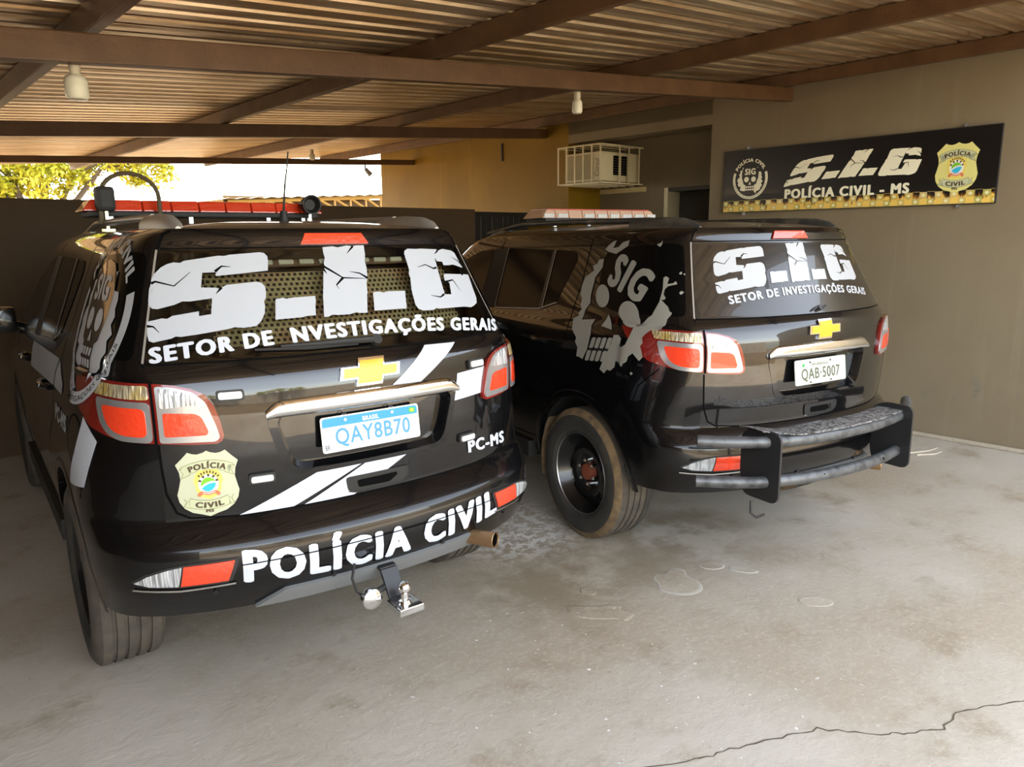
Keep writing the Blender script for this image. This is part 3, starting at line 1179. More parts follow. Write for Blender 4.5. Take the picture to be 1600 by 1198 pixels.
def plate_recess(parent):
    """hollow behind the number plate: flange, wall and floor"""
    o_ = rounded([(-.305, .925), (.305, .925), (.362, 1.128), (-.362, 1.128)], .05, 6)
    big = [(x * 1.09, 1.03 + (z - 1.03) * (1.18 if z < 1.03 else 1.10)) for x, z in o_]
    V, F = [], []
    n = len(o_)
    inn = [(x * .955, 1.03 + (z - 1.03) * .90) for x, z in o_]
    for pts, off in ((big, .0022), (o_, .0035), ([(x * .992, 1.03 + (z - 1.03) * .985) for x, z in o_], -.004), (inn, -.044)):
        V += [rear_map(x, z, off) for x, z in pts]
    for r in range(3):
        for k in range(n):
            F.append((r * n + k, r * n + (k + 1) % n, (r + 1) * n + (k + 1) % n, (r + 1) * n + k))
    o = mesh('plate_recess', V, F, PAINT, parent)
    b2 = bmesh.new()
    b2.from_mesh(o.data)
    bmesh.ops.recalc_face_normals(b2, faces=b2.faces[:])
    b2.to_mesh(o.data)
    b2.free()
    shade(o.data, .9)
    bent('recess_floor', flat([inset(inn, 1.01)], .04), rear_map, PAINT, o, -.0435)
    return o


def chrome_bar(parent):
    def prof(x):
        e = max(0.0, (abs(x) - .33) / .06)
        zt = 1.188 - .035 * e ** 2 - .04 * x * x
        zb = 1.122 - .003 * e
        return [(zb + (zt - zb) * u, -.004 + .026 * (max(0.0, math.sin(math.pi * u)) ** .4) * (1 - .35 * u)) for u in (0, .03, .1, .25, .45, .65, .82, .93, 1)]
    return loft_x('tailgate_bar', list(np.linspace(-.388, .388, 41)), prof, CHROME, parent)


def badge(parent):
    """four-armed cross badge with slanted ends, gold in a chrome rim"""
    def cross(k):
        w, hh, a, b = .118 * k[0], .021 * k[1], .052 * k[0], .047 * k[1]
        s = .16
        P = [(-w, -hh), (-a, -hh), (-a, -b), (a, -b), (a, -hh), (w, -hh), (w, hh), (a, hh), (a, b), (-a, b), (-a, hh), (-w, hh)]
        return [(x + s * 1.6 * z, 1.246 + z) for x, z in P]
    c = bent('badge', flat([cross((1.0, 1.0))], .03), rear_map, CHROME, parent, .010, -.002)
    bent('gold_face', flat([cross((.90, .80))], .03), rear_map, GOLD, c, .0125, .008)
    return c


def plate(parent, kind):
    def pm(u, v, off=0.0):
        n = np.array([0, -.992, .124])
        p = np.array([u, .232, 1.031]) + np.array([0, .124, .992]) * v + n * off
        return tuple(p)
    R = lambda w, h, r=.012: rounded([(-w, -h), (w, -h), (w, h), (-w, h)], r)
    if kind == 'blue':
        b = bent('number_plate', flat([R(.2, .065)]), pm, STEEL, parent, .002, -.002, False)
        bent('plate_face', flat([R(.196, .061, .01)]), pm, PLATEW, b, .003, None, False)
        bent('blue_band', flat([[(-.194, .028), (.194, .028), (.194, .052), (.186, .060), (-.186, .060), (-.194, .052)]]), pm, PLATEB, b, .0036, None, False)
        bent('lettering', quadmap(text_bm('QAY8B70', .014, 0, 1.08), [(-.148, -.052), (.158, -.052), (.158, .020), (-.148, .020)]), pm, PLATEL, b, .0038, None, False)
        bent('band_lettering', quadmap(text_bm('BRASIL', .02), [(-.036, .033), (.030, .033), (.030, .050), (-.036, .050)]), pm, PLATEW, b, .0042, None, False)
        bent('country_letters', quadmap(text_bm('BR', .0), [(-.190, -.055), (-.172, -.055), (-.172, -.036), (-.190, -.036)]), pm, INKD, b, .0040, None, False)
        fl = bent('flag', flat([[(.158, .034), (.184, .034), (.184, .054), (.158, .054)]]), pm, GREENF, b, .0042, None, False)
        bent('flag_diamond', flat([[(.161, .044), (.171, .036), (.181, .044), (.171, .052)]]), pm, YELLOWF, b, .0047, None, False)
        for x in (-.105, .085):
            bent('bolt', flat([ring((x, .048 if x < 0 else .048), .006, 12)]), pm, PLATEW, b, .007, .003, False)
        for x in (-.105, .085):
            t = MB().tube([pm(x + .014 * math.cos(q), .055 + .016 * math.sin(q), .003) for q in np.linspace(0, math.pi, 8)], .0012, 6)
            t.build('wire_loop', STEEL, b)
    else:
        b = bent('number_plate', flat([R(.2, .065)]), pm, PLATEG, parent, .002, -.002, False)
        bent('lettering', quadmap(text_bm('QAB·5007', .012, 0, 1.1), [(-.152, -.050), (.150, -.050), (.150, .018), (-.152, .018)]), pm, INKG, b, .0034, None, False)
        bent('state_lettering', quadmap(text_bm('MATO GROSSO DO SUL', .0), [(-.07, .029), (.06, .029), (.06, .042), (-.07, .042)]), pm, INKG, b, .0034, None, False)
        bent('green_mark', flat([ring((-.135, .036), .009, 10)]), pm, GREENF, b, .0034, None, False)
        for x, y in ((-.085, .048), (.075, .048), (-.085, -.055), (.075, -.055)):
            bent('bolt', flat([ring((x, y), .0045, 10)]), pm, INKD, b, .006, .003, False)
    return b


def crest(name, parent, fn, m0=None, rot=0.0, step=.04, offs=(.003, .0009)):
    """shield crest in a local frame: x -1..1, y -1.1..1.1; fn(x, y, off) places it"""
    o0, do = offs
    sh = [(0, 1.10), (.12, 1.04), (.30, 1.0), (.45, 1.02), (.60, 1.08), (.78, .90), (1.0, .70), (.90, .45), (.87, .20), (.93, -.05), (1.0, -.30), (.95, -.55), (.80, -.78), (.55, -.95), (.25, -1.03), (0, -1.12),
          (-.25, -1.03), (-.55, -.95), (-.80, -.78), (-.95, -.55), (-1.0, -.30), (-.93, -.05), (-.87, .20), (-.90, .45), (-1.0, .70), (-.78, .90), (-.60, 1.08), (-.45, 1.02), (-.30, 1.0), (-.12, 1.04)]
    root = bent(name, flat([sh], step * 4), fn, m0 or CRESTP, parent, o0, None)

    def L(nm, polys, m, k):
        for q in polys:
            bent(nm, flat([q], step * 4), fn, m, root, o0 + do * k, None)

    def arcband(c, r, a0, a1, h, n=14):
        a0, a1 = math.radians(a0), math.radians(a1)
        return ring(c, r + h, n, 1, a0, a1) + [ring(c, r + h, n, 1, a0, a1 + (a1 - a0) / n)[-1]] + (ring(c, r, n, 1, a0, a1) + [ring(c, r, n, 1, a0, a1 + (a1 - a0) / n)[-1]])[::-1]
    # banners: outline, fill
    L('banner_outline', [arcband((0, -1.15), 1.62, 116, 64, .33), [(-.70, .62), (-.90, .55), (-.78, .40), (-.86, .22), (-.55, .34), (-.55, .5)], [(.70, .62), (.90, .55), (.78, .40), (.86, .22), (.55, .34), (.55, .5)]], CRESTL, 1)
    L('banner', [arcband((0, -1.15), 1.64, 115.5, 64.5, .29), [(-.70, .59), (-.86, .53), (-.755, .40), (-.82, .26), (-.57, .36), (-.57, .5)], [(.70, .59), (.86, .53), (.755, .40), (.82, .26), (.57, .36), (.57, .5)]], CRESTB, 2)
    L('banner_outline', [arcband((0, 1.0), 1.55, -113, -67, .33), [(-.60, -.60), (-.82, -.42), (-.74, -.58), (-.84, -.72), (-.55, -.80)], [(.60, -.60), (.82, -.42), (.74, -.58), (.84, -.72), (.55, -.80)]], CRESTL, 1)
    L('banner', [arcband((0, 1.0), 1.57, -112.5, -67.5, .29), [(-.60, -.62), (-.79, -.45), (-.71, -.58), (-.80, -.71), (-.57, -.77)], [(.60, -.62), (.79, -.45), (.71, -.58), (.80, -.71), (.57, -.77)]], CRESTB, 2)
    bent('lettering', arcmap(text_bm('POLÍCIA', .03), (0, -1.15), 1.67, 1.92, math.radians(110), math.radians(70)), fn, CRESTBR, root, o0 + do * 3, None)
    bent('lettering', arcmap(text_bm('CIVIL', .03), (0, 1.0), 1.82, 1.62, math.radians(-105.5), math.radians(-74.5)), fn, CRESTBR, root, o0 + do * 3, None)
    bent('lettering', quadmap(text_bm('MS', .02), [(-.13, -.97), (.13, -.97), (.13, -.86), (-.13, -.86)]), fn, CRESTBR, root, o0 + do * 3, None)
    # emblem in the middle
    sun_ = []
    for k in range(60):
        q = math.radians(-10) + math.radians(200) * k / 59
        r = .50 if k % 2 else .43
        sun_.append((r * math.cos(q), .10 + r * math.sin(q)))
    L('sun', [sun_], CRESTS, 1)
    L('shield_rim', [[(-.44, .12), (.44, .12), (.40, -.20), (.30, -.40), (0, -.52), (-.30, -.40), (-.40, -.20)]], CRESTS, 2)
    L('ring', [ring((0, 0.0), .335, 32)], CRESTW, 3)
    br = []
    for k in range(9):
        a = 15 + 150 * k / 9
        if k % 2 == 0 or k in (0, 8):
            br.append(arcband((0, 0), .25, a, a + 15, .09, 4))
    for k in range(8):
        a = 35 + 110 * k / 8
        br.append(arcband((0, 0), .37, a, a + 8, .08, 3))
    L('black_block', br, CRESTBR, 4)
    L('green_field', [ring((0, -.02), .245, 28, 1, math.radians(-5), math.radians(205))], CRESTGR, 4)
    L('white_wave', [[(-.25, -.06), (-.10, .04), (.10, .10), (.25, .08), (.24, .0), (.05, .0), (-.12, -.06), (-.22, -.14)]], CRESTW, 5)
    L('blue_field', [[(-.225, -.13), (-.12, -.05), (.03, .02), (.22, .04), (.22, -.08), (.12, -.20), (0, -.25), (-.12, -.22)]], CRESTBL, 6)
    L('red_ribbon', [[(-.38, -.36), (-.30, -.42), (-.20, -.33), (0, -.38), (.20, -.33), (.30, -.42), (.38, -.36), (.32, -.26), (.22, -.22), (0, -.28), (-.22, -.22), (-.32, -.26)]], CRESTR, 5)
    L('ribbon_text', [[(-.20, -.285), (0, -.335), (.20, -.285), (.20, -.262), (0, -.312), (-.20, -.262)]], CRESTW, 6)
    return root


def skull_ring_emblem(fn, parent, name, grey, dark, offs=(.003, .0009), ringed=True, stp=.2):
    """round unit emblem: lettering round a ring, torn splash, a plain skull with SIG on its brow.
    local frame -1..1"""
    o0, do = offs
    root = bent(name, flat([[ring((0, 0), 1.0, 56, 1, math.radians(160), math.radians(380)) + [(math.cos(math.radians(380)), math.sin(math.radians(380)))] +
                             ([(.86 * math.cos(math.radians(160 + 220 * k / 56)), .86 * math.sin(math.radians(160 + 220 * k / 56))) for k in range(57)])[::-1]][0]], stp), fn, grey, parent, o0, None)
    T = lambda nm, bm, m, k: bent(nm, bm, fn, m, root, o0 + do * k, None)
    for b in words(text_bm('POLÍCIA CIVIL', .02), .025):
        T('lettering', arcmap(b, (0, 0), .84, 1.06, math.radians(150), math.radians(30)), grey, 1)
    for b in words(text_bm('SETOR DE INVESTIGAÇÕES GERAIS', .0), .012):
        T('small_lettering', arcmap(b, (0, 0), .975, .89, math.radians(195), math.radians(345)), dark, 2)
    r_ = random.Random(3)
    sp = []
    for k in range(46):
        q = 2 * math.pi * k / 46
        r = .70 + r_.uniform(-.10, .09) if abs(math.cos(q)) > .35 else .50
        sp.append((r * math.cos(q) * .98, r * math.sin(q) - .05))
    T('splash', flat([sp], stp), grey, 1)
    generic_skull(T, (0, 0), 1.0, grey, dark, 2, stp)
    return root


def generic_skull(T, c, s, grey, dark, k, stp):
    P = lambda pts: [(c[0] + x * s, c[1] + y * s) for x, y in pts]
    T('skull', flat([P([(-.48, .30), (-.42, .52), (-.25, .66), (0, .70), (.25, .66), (.42, .52), (.48, .30), (.47, .05), (.40, -.12), (.36, -.25), (.25, -.30), (.24, -.62), (.12, -.68), (-.12, -.68), (-.24, -.62), (-.25, -.30), (-.36, -.25), (-.40, -.12), (-.47, .05)])], stp), dark, k)
    for e_ in (-.20, .20):
        T('eye_socket', flat([ring((c[0] + e_ * s, c[1] - .02 * s), .135 * s, 20)], stp), grey, k + 1)
    T('nose', flat([P([(0, -.14), (-.07, -.28), (.07, -.28)])], stp), grey, k + 1)
    te = []
    for i in range(4):
        x = -.18 + .12 * i
        te += [rounded(P([(x - .045, -.44), (x + .045, -.44), (x + .045, -.35), (x - .045, -.35)]), .02 * s), rounded(P([(x - .045, -.57), (x + .045, -.57), (x + .045, -.48), (x - .045, -.48)]), .02 * s)]
    for q in te:
        T('tooth', flat([q]), grey, k + 1)
    T('lettering', quadmap(text_bm('SIG', .03), P([(-.32, .20), (.32, .20), (.30, .52), (-.30, .52)]), stp), grey, k + 1)


# ================================================================== setting
def node_mat(name):
    m = bpy.data.materials.new(name)
    m.use_nodes = True
    t = m.node_tree
    b = t.nodes['Principled BSDF']
    tc = t.nodes.new('ShaderNodeTexCoord')
    MATS[name] = m
    return m, t, b, tc


def N_noise(t, tc, scale, detail=4, rough=.55, vec=None, dist=0.0):
    n = t.nodes.new('ShaderNodeTexNoise')
    n.inputs['Scale'].default_value = scale
    n.inputs['Detail'].default_value = detail
    n.inputs['Roughness'].default_value = rough
    n.inputs['Distortion'].default_value = dist
    t.links.new(vec or tc.outputs['Object'], n.inputs['Vector'])
    return n.outputs[0]


def N_range(t, v, a, b, c=0.0, d=1.0):
    r = t.nodes.new('ShaderNodeMapRange')
    r.interpolation_type = 'SMOOTHSTEP'
    for i, q in zip((1, 2, 3, 4), (a, b, c, d)):
        r.inputs[i].default_value = q
    t.links.new(v, r.inputs[0])
    return r.outputs[0]


def N_mix(t, f, a, b):
    x = t.nodes.new('ShaderNodeMix')
    x.data_type = 'RGBA'
    for s, v in ((6, a), (7, b)):
        if isinstance(v, tuple):
            x.inputs[s].default_value = (*v, 1)
        else:
            t.links.new(v, x.inputs[s])
    if isinstance(f, float):
        x.inputs[0].default_value = f
    else:
        t.links.new(f, x.inputs[0])
    return x.outputs[2]


def N_math(t, op, a, b=None):
    x = t.nodes.new('ShaderNodeMath')
    x.operation = op
    for i, v in enumerate((a, b)):
        if v is None:
            continue
        if isinstance(v, (int, float)):
            x.inputs[i].default_value = v
        else:
            t.links.new(v, x.inputs[i])
    return x.outputs[0]


def N_spot(t, tc, c, r0, r1):
    """1 inside r0 of point c, 0 outside r1 (object space)"""
    d = t.nodes.new('ShaderNodeVectorMath')
    d.operation = 'DISTANCE'
    t.links.new(tc.outputs['Object'], d.inputs[0])
    d.inputs[1].default_value = c
    return N_range(t, d.outputs['Value'], r1, r0)


def N_bump(t, b, h, strength, dist=0.01):
    bp = t.nodes.new('ShaderNodeBump')
    bp.inputs['Strength'].default_value = strength
    bp.inputs['Distance'].default_value = dist
    t.links.new(h, bp.inputs['Height'])
    t.links.new(bp.outputs[0], b.inputs['Normal'])


def concrete_mat(name='worn_concrete', lift=1.0):
    m, t, b, tc = node_mat(name)
    big = N_noise(t, tc, .55, 5)
    mid = N_noise(t, tc, 2.6, 6, .65)
    fine = N_noise(t, tc, 38, 5, .7)
    L = lambda c: tuple(q * lift for q in c)
    c = N_mix(t, N_range(t, big, .35, .65), L((.40, .335, .25)), L((.51, .46, .385)))
    c = N_mix(t, N_math(t, 'MULTIPLY', N_range(t, mid, .50, .74), .8), c, L((.31, .245, .165)))
    c = N_mix(t, N_math(t, 'MULTIPLY', N_range(t, fine, .50, .66), .5), c, L((.53, .475, .37)))
    c = N_mix(t, N_math(t, 'MULTIPLY', N_range(t, N_noise(t, tc, 13, 6, .7), .62, .70), .30), c, L((.17, .145, .10)))
    # brown worn dip in front of the wheels and white paint remains beside the tyre
    for q, r0, r1 in (((2.3, 2.75, 0), .15, .75), ((3.2, 2.75, 0), .1, .8)):
        k = N_math(t, 'MULTIPLY', N_spot(t, tc, q, r0, r1), N_range(t, mid, .38, .56))
        c = N_mix(t, N_math(t, 'MULTIPLY', k, .8), c, (.25, .20, .13))
    k = N_math(t, 'MULTIPLY', N_spot(t, tc, (2.52, 3.42, 0), .15, .62), N_range(t, N_noise(t, tc, 16, 6, .75), .47, .54))
    c = N_mix(t, k, c, (.72, .70, .64))
    k = N_math(t, 'MULTIPLY', N_spot(t, tc, (1.75, 1.75, 0), .3, 1.4), N_range(t, N_noise(t, tc, 30, 3, .5), .70, .72))
    c = N_mix(t, k, c, (.85, .84, .80))
    t.links.new(c, b.inputs['Base Color'])
    b.inputs['Roughness'].default_value = .72
    b.inputs['Specular IOR Level'].default_value = .35
    h = N_math(t, 'ADD', N_math(t, 'MULTIPLY', fine, .5), N_math(t, 'MULTIPLY', N_range(t, N_noise(t, tc, 5, 8, .72), .40, .60), .5))
    N_bump(t, b, h, .32, .012)
    return m


CONC = concrete_mat()
CONC2 = concrete_mat('pale_concrete_skin', 1.1)
CRACKM = mat('floor_crack', (.11, .085, .055), .95)
RIMC = mat('pale_scale_edge', (.47, .435, .36), .9)


def wall_mat(name, ca, cb, streak=(.5, .45, .33), smudge=True):
    m, t, b, tc = node_mat(name)
    mp = t.nodes.new('ShaderNodeMapping')
    mp.inputs['Scale'].default_value = (5, 5, .35)
    t.links.new(tc.outputs['Object'], mp.inputs[0])
    c = N_mix(t, N_range(t, N_noise(t, tc, 1.2, 4), .35, .65), ca, cb)
    st = N_noise(t, tc, 1.6, 5, .6, mp.outputs[0])
    c = N_mix(t, N_math(t, 'MULTIPLY', N_range(t, st, .58, .75), .35), c, streak)
    if smudge:
        for q in ((6.62, 2.55, .42), (6.60, 2.2, .45), (6.56, 1.75, .42), (6.7, 2.95, .4)):
            k = N_math(t, 'MULTIPLY', N_spot(t, tc, q, .02, .2), N_range(t, N_noise(t, tc, 11, 5, .7), .52, .62))
            c = N_mix(t, N_math(t, 'MULTIPLY', k, .6), c, (.13, .13, .12))
    t.links.new(c, b.inputs['Base Color'])
    b.inputs['Roughness'].default_value = .6
    b.inputs['Specular IOR Level'].default_value = .25
    N_bump(t, b, N_noise(t, tc, 55, 4), .18, .01)
    return m


WALLP = wall_mat('grey_wall_paint', (.20, .158, .10), (.22, .178, .115), (.27, .23, .16))
WALLY = wall_mat('ochre_wall_paint', (.225, .132, .006), (.185, .105, .005), (.33, .215, .03), False)
WALLD = wall_mat('dark_brown_wall', (.085, .052, .026), (.07, .043, .022), (.10, .065, .035), False)
INNER = mat('inner_room_paint', (.44, .42, .36), .6)
BEAM = mat('brown_painted_steel', (.095, .047, .020), .5, .1, noise=(6, (.13, .068, .03), .4, .7), bump=(60, .1))


def roof_mat():
    m, t, b, tc = node_mat('galvanised_sheet')
    mp = t.nodes.new('ShaderNodeMapping')
    mp.inputs['Rotation'].default_value = (0, 0, -WYAW)
    mp.inputs['Scale'].default_value = (.5, 9, 1)
    t.links.new(tc.outputs['Object'], mp.inputs[0])
    c = N_mix(t, N_range(t, N_noise(t, tc, 1.3, 5, .6, mp.outputs[0]), .35, .65), (.62, .50, .35), (.36, .24, .13))
    c = N_mix(t, N_math(t, 'MULTIPLY', N_range(t, N_noise(t, tc, 2.2, 6, .7), .55, .72), .6), c, (.20, .115, .05))
    t.links.new(c, b.inputs['Base Color'])
    b.inputs['Metallic'].default_value = .75
    b.inputs['Roughness'].default_value = .36
    N_bump(t, b, N_noise(t, tc, 25, 4), .08, .01)
    return m


ROOFM = roof_mat()

# ---- floor
fl = MB()
fl.wbox(-10.2, .3, -4.0, 7.97, -.2, 0)
floor = tag(fl.build('floor', CONC), kind='structure')


BOUNCE_EARTH = mat('warm_bounce_earth', (.20, .135, .062), .95, noise=(.8, (.15, .10, .045), .4, .65), bump=(9, .4))  # unseen ground, its warm tone chosen to bounce sunlight onto walls and ceiling
gd = MB()
gd.hexa([(-30, -30, -.3), (30, -30, -.3), (30, 60, -.3), (-30, 60, -.3), (-30, -30, -.02), (30, -30, -.02), (30, 60, -.02), (-30, 60, -.02)])
tag(gd.build('ground', BOUNCE_EARTH), kind='structure')


def blob(c, rx, ry, n, seed, jag=.18, rot=0.0):
    r_ = random.Random(seed)
    ph = [r_.uniform(0, 6.28) for _ in range(4)]
    P = []
    for k in range(n):
        q = 2 * math.pi * k / n
        r = 1 + jag * (math.sin(2 * q + ph[0]) * .6 + math.sin(3 * q + ph[1]) * .6 + math.sin(5 * q + ph[2]) * .35) + r_.uniform(-.04, .04)
        x, y = rx * r * math.cos(q), ry * r * math.sin(q)
        P.append((c[0] + x * math.cos(rot) - y * math.sin(rot), c[1] + x * math.sin(rot) + y * math.cos(rot)))
    return P




def rounded_loop(P, n):
    """closed smooth curve through the points"""
    out_ = []
    m_ = len(P)
    for i in range(m_):
        p0, p1, p2, p3 = [np.array(P[(i + k) % m_]) for k in (-1, 0, 1, 2)]
        for k in range(n):
            u = k / n
            q = .5 * ((2 * p1) + (-p0 + p2) * u + (2 * p0 - 5 * p1 + 4 * p2 - p3) * u * u + (-p0 + 3 * p1 - 3 * p2 + p3) * u ** 3)
            out_.append((float(q[0]), float(q[1])))
    return out_


SCALES = [
    [(2.62, 2.30), (2.66, 2.21), (2.73, 2.17), (2.80, 2.18), (2.85, 2.24), (2.86, 2.33), (2.90, 2.38), (2.88, 2.43), (2.82, 2.43), (2.78, 2.41), (2.74, 2.44), (2.69, 2.41), (2.67, 2.36)],
    [(2.99, 2.34), (3.02, 2.29), (3.08, 2.27), (3.12, 2.30), (3.11, 2.35), (3.06, 2.38), (3.01, 2.38)],
    [(3.09, 2.24), (3.10, 2.20), (3.14, 2.14), (3.19, 2.13), (3.19, 2.18), (3.15, 2.24), (3.12, 2.26)],
    [(2.13, 2.44), (2.12, 2.36), (2.19, 2.28), (2.26, 2.23), (2.28, 2.19), (2.36, 2.22), (2.33, 2.28), (2.36, 2.31), (2.30, 2.36), (2.22, 2.41), (2.17, 2.46)],
    [(2.30, 2.52), (2.33, 2.47), (2.37, 2.49), (2.37, 2.54), (2.33, 2.56)],
    [(3.05, 1.78), (3.10, 1.72), (3.16, 1.70), (3.20, 1.74), (3.17, 1.80), (3.11, 1.83), (3.07, 1.83)],
]
for i, P in enumerate(SCALES):
    P = rounded_loop(P, 3)
    V, F = [], []
    rings = [(P, .0005), (inset(P, .96), .0022), (inset(P, .86), .0026), (inset(P, .74), .0022)]
    n = len(P)
    for pts, z in rings:
        V += [(p[0], p[1], z) for p in pts]
    mi = []
    for r in range(3):
        for k in range(n):
            F.append((r * n + k, r * n + (k + 1) % n, (r + 1) * n + (k + 1) % n, (r + 1) * n + k))
            mi.append(0 if r < 2 else 1)
    F.append(tuple(3 * n + k for k in range(n)))
    mi.append(1)
    o = mesh('concrete_scale', V, F, [RIMC if i < 3 else CONC2, CONC2], floor, mi=mi)
    shade(o.data, .9)
ck = [(.55, 1.95), (.95, 1.90), (1.18, 1.80), (1.30, 1.62), (1.55, 1.52), (1.80, 1.40), (1.93, 1.36), (2.13, 1.29), (2.27, 1.24), (2.40, 1.10), (2.50, 1.03), (2.62, .97), (2.75, .98), (2.88, .93), (3.02, .86), (3.3, .78), (3.8, .55)]
P = []
r_ = random.Random(5)
for a, b in zip(ck[:-1], ck[1:]):
    for k in range(6):
        P.append((a[0] + (b[0] - a[0]) * k / 6 + r_.uniform(-.007, .007), a[1] + (b[1] - a[1]) * k / 6 + r_.uniform(-.007, .007)))
V, F = [], []
for i, p in enumerate(P):
    d = np.array(P[min(i + 1, len(P) - 1)]) - np.array(P[max(i - 1, 0)])
    d = d / (np.linalg.norm(d) + 1e-9)
    w = .0016 + .0022 * r_.random()
    V += [(p[0] - d[1] * w, p[1] + d[0] * w, .0012), (p[0] + d[1] * w, p[1] - d[0] * w, .0012)]
for i in range(len(P) - 1):
    F.append((2 * i, 2 * i + 1, 2 * i + 3, 2 * i + 2))
mesh('floor_crack', V, F, CRACKM, floor)

# ---- right wall, with the recess that holds the air conditioner
R0, R1, RD, RZ = 5.12, 7.12, .595, 2.84
wr = empty('wall_right', W(0, 3, 0))
tag(wr, kind='structure')
M_ = lambda: MB()


def wpart(mb, name, m, parent=wr, **k):
    o = mb.build(name, m, None, **k)
    o.parent = parent
    o.matrix_parent_inverse = Matrix.Translation(-Vector(parent.location))
    return o


wpart(M_().wbox(0, .25, -6, R0, 0, 3.3), 'painted_wall', WALLP)
wpart(M_().wbox(0, .25, R0, R1, RZ, 3.3), 'lintel', WALLP)
wpart(M_().wbox(0, RD + .2, R1, 11.28, 0, 3.3), 'ochre_wall', WALLY)
b_ = M_()
b_.wbox(RD, RD + .2, 6.10, R1, 0, 3.3).wbox(RD, RD + .2, R0 - .3, 6.10, 2.29, 3.3).wbox(RD, RD + .2, R0 - .3, 5.22, 0, 2.29)
wpart(b_, 'recess_wall', WALLP)
wpart(M_().wbox(.25, RD, R0 - .25, R0, 0, 3.3).wbox(.0, RD, R0, R1, RZ + .1, RZ + .3), 'recess_side', WALLP)
# room behind the doorway
wpart(M_().wbox(1.9, 2.0, 4.2, 7.6, 0, 2.9).wbox(RD + .2, 2.0, 7.5, 7.6, 0, 2.9).wbox(RD + .2, 2.0, 4.2, 4.3, 0, 2.9).wbox(RD + .2, 2.0, 4.2, 7.6, 2.8, 2.9), 'inner_room_wall', INNER)
dr = empty('door_1', W(RD, 5.66, 0))
tag(dr, kind='structure')
wpart(M_().wbox(RD - .02, RD + .22, 6.06, 6.115, 0, 2.29), 'door_jamb', CREAM, dr, bevel=.004)
wpart(M_().wbox(RD - .02, RD + .22, 5.22, 5.27, 0, 2.29), 'door_jamb', CREAM, dr, bevel=.004)
wpart(M_().wbox(RD - .01, RD + .22, 5.27, 6.06, 2.245, 2.29), 'door_head', MATTEB, dr)
wpart(M_().wbox(RD + .2, RD + .98, 5.27, 5.31, .01, 2.24), 'door_leaf', mat('dark_door', (.035, .025, .018), .5), dr)
wpart(M_().wbox(RD - .035, RD + .0, 6.39, 7.10, 2.262, 2.318), 'rough_ledge', mat('rough_mortar', (.62, .50, .26), .9, bump=(30, .8)), wr)
bs = tag(empty('baseboard_right', W(0, 2, 0)), kind='structure')
wpart(M_().wbox(-.035, 0, -6, R0, 0, .035), 'mortar_fillet', mat('dusty_mortar', (.40, .34, .26), .9, bump=(40, .5)), bs, bevel=.012)

# ---- far wall, left wall, gate
wb = M_().wbox(-9.3, -.93, 7.80, 7.97, 0, 2.075).build('wall_back', WALLD)
tag(wb, kind='structure')
wl = M_().wbox(-9.5, -9.3, -1.0, 7.97, 0, 2.75).build('wall_left', WALLD)
tag(wl, kind='structure')

gt = empty('metal_gate', W(-.46, 7.86, 0))
tag(gt, 'black sheet metal gate closing the gap between the dark back wall and the ochre wall', 'gate')
GB = mat('black_gate_metal', (.012, .010, .009), .45)
g_ = M_()
for t0, t1, z0, z1 in ((-.93, -.88, .04, 2.05), (-.05, 0, .04, 2.05), (-.88, -.05, 1.99, 2.05), (-.88, -.05, .04, .10), (-.88, -.05, 1.0, 1.05)):
    g_.wbox(t0, t1, 7.84, 7.89, z0, z1)
wpart(g_, 'frame', GB, gt)
for k in range(9):
    a = -.88 + .0922 * k
    wpart(M_().wbox(a + .003, a + .089, 7.86, 7.875 + .006 * (k % 2), .10, 1.99), 'board', GB, gt)

# ---- ceiling: sheets, purlins, rafters
ce = empty('ceiling', W(-3.5, 5, 3))
tag(ce, kind='structure')
T0, T1 = -9.4, .05
zs = lambda t: 3.185 + .080 * t
PITCH = .17
RIBS = 6
s_ = 1.0
while s_ < 12.6:
    V, F = [], []
    prof = []
    for r in range(RIBS):
        b0 = s_ + r * PITCH
        prof += [(b0, 0), (b0 + .070, 0), (b0 + .085, .006), (b0 + .1, 0), (b0 + .115, .0), (b0 + .128, .034), (b0 + .157, .034)]
    prof.append((s_ + RIBS * PITCH, 0))
    prof.append((s_ + RIBS * PITCH + .05, 0.002))
    n = len(prof)
    for t in (T0, T1):
        V += [W(t, s, zs(t) + z) for s, z in prof]
        V += [W(t, s, zs(t) + z + .003) for s, z in prof]
    for j in range(n - 1):
        F.append((j, j + 1, 2 * n + j + 1, 2 * n + j))
        F.append((n + j, 3 * n + j, 3 * n + j + 1, n + j + 1))
    F += [(0, 2 * n, 3 * n, n), (n - 1, 2 * n - 1, 4 * n - 1, 3 * n - 1)]
    mb = MB()
    mb.add(V, F)
    wpart(mb, 'roof_sheet', ROOFM, ce)
    s_ += RIBS * PITCH


def sloped(t0, t1, s0, s1, zb, k, h):
    P = [W(t, s, zb + k * t) for t, s in ((t0, s0), (t1, s0), (t1, s1), (t0, s1))] + [W(t, s, zb + k * t + h) for t, s in ((t0, s0), (t1, s0), (t1, s1), (t0, s1))]
    return MB().hexa(P)


for s, zb, k, h in ((4.26, 2.948, .0835, .118), (7.49, 2.942, .0755, .112), (10.33, 2.838, .051, .075)):
    wpart(sloped(-9.3, 0, s, s + .07, zb, k, h), 'rafter', BEAM, ce, bevel=.006)
for t in (-5.87, -4.06, -2.16, -.12):
    P = []
    for z in (0, .112):
        for tt, s in ((t - .03, 1.0), (t + .03, 1.0), (t + .03, 13.0), (t - .03, 13.0)):
            P.append(W(tt, s, 3.07 + .08 * tt + z))
    wpart(MB().hexa(P), 'purlin', BEAM, ce, bevel=.006)

# ================================================================== things on the wall and the roof
# ---- sign board
SGN = {'s0': 4.931, 's1': 2.525, 'z0': 1.962, 'z1': 2.548}


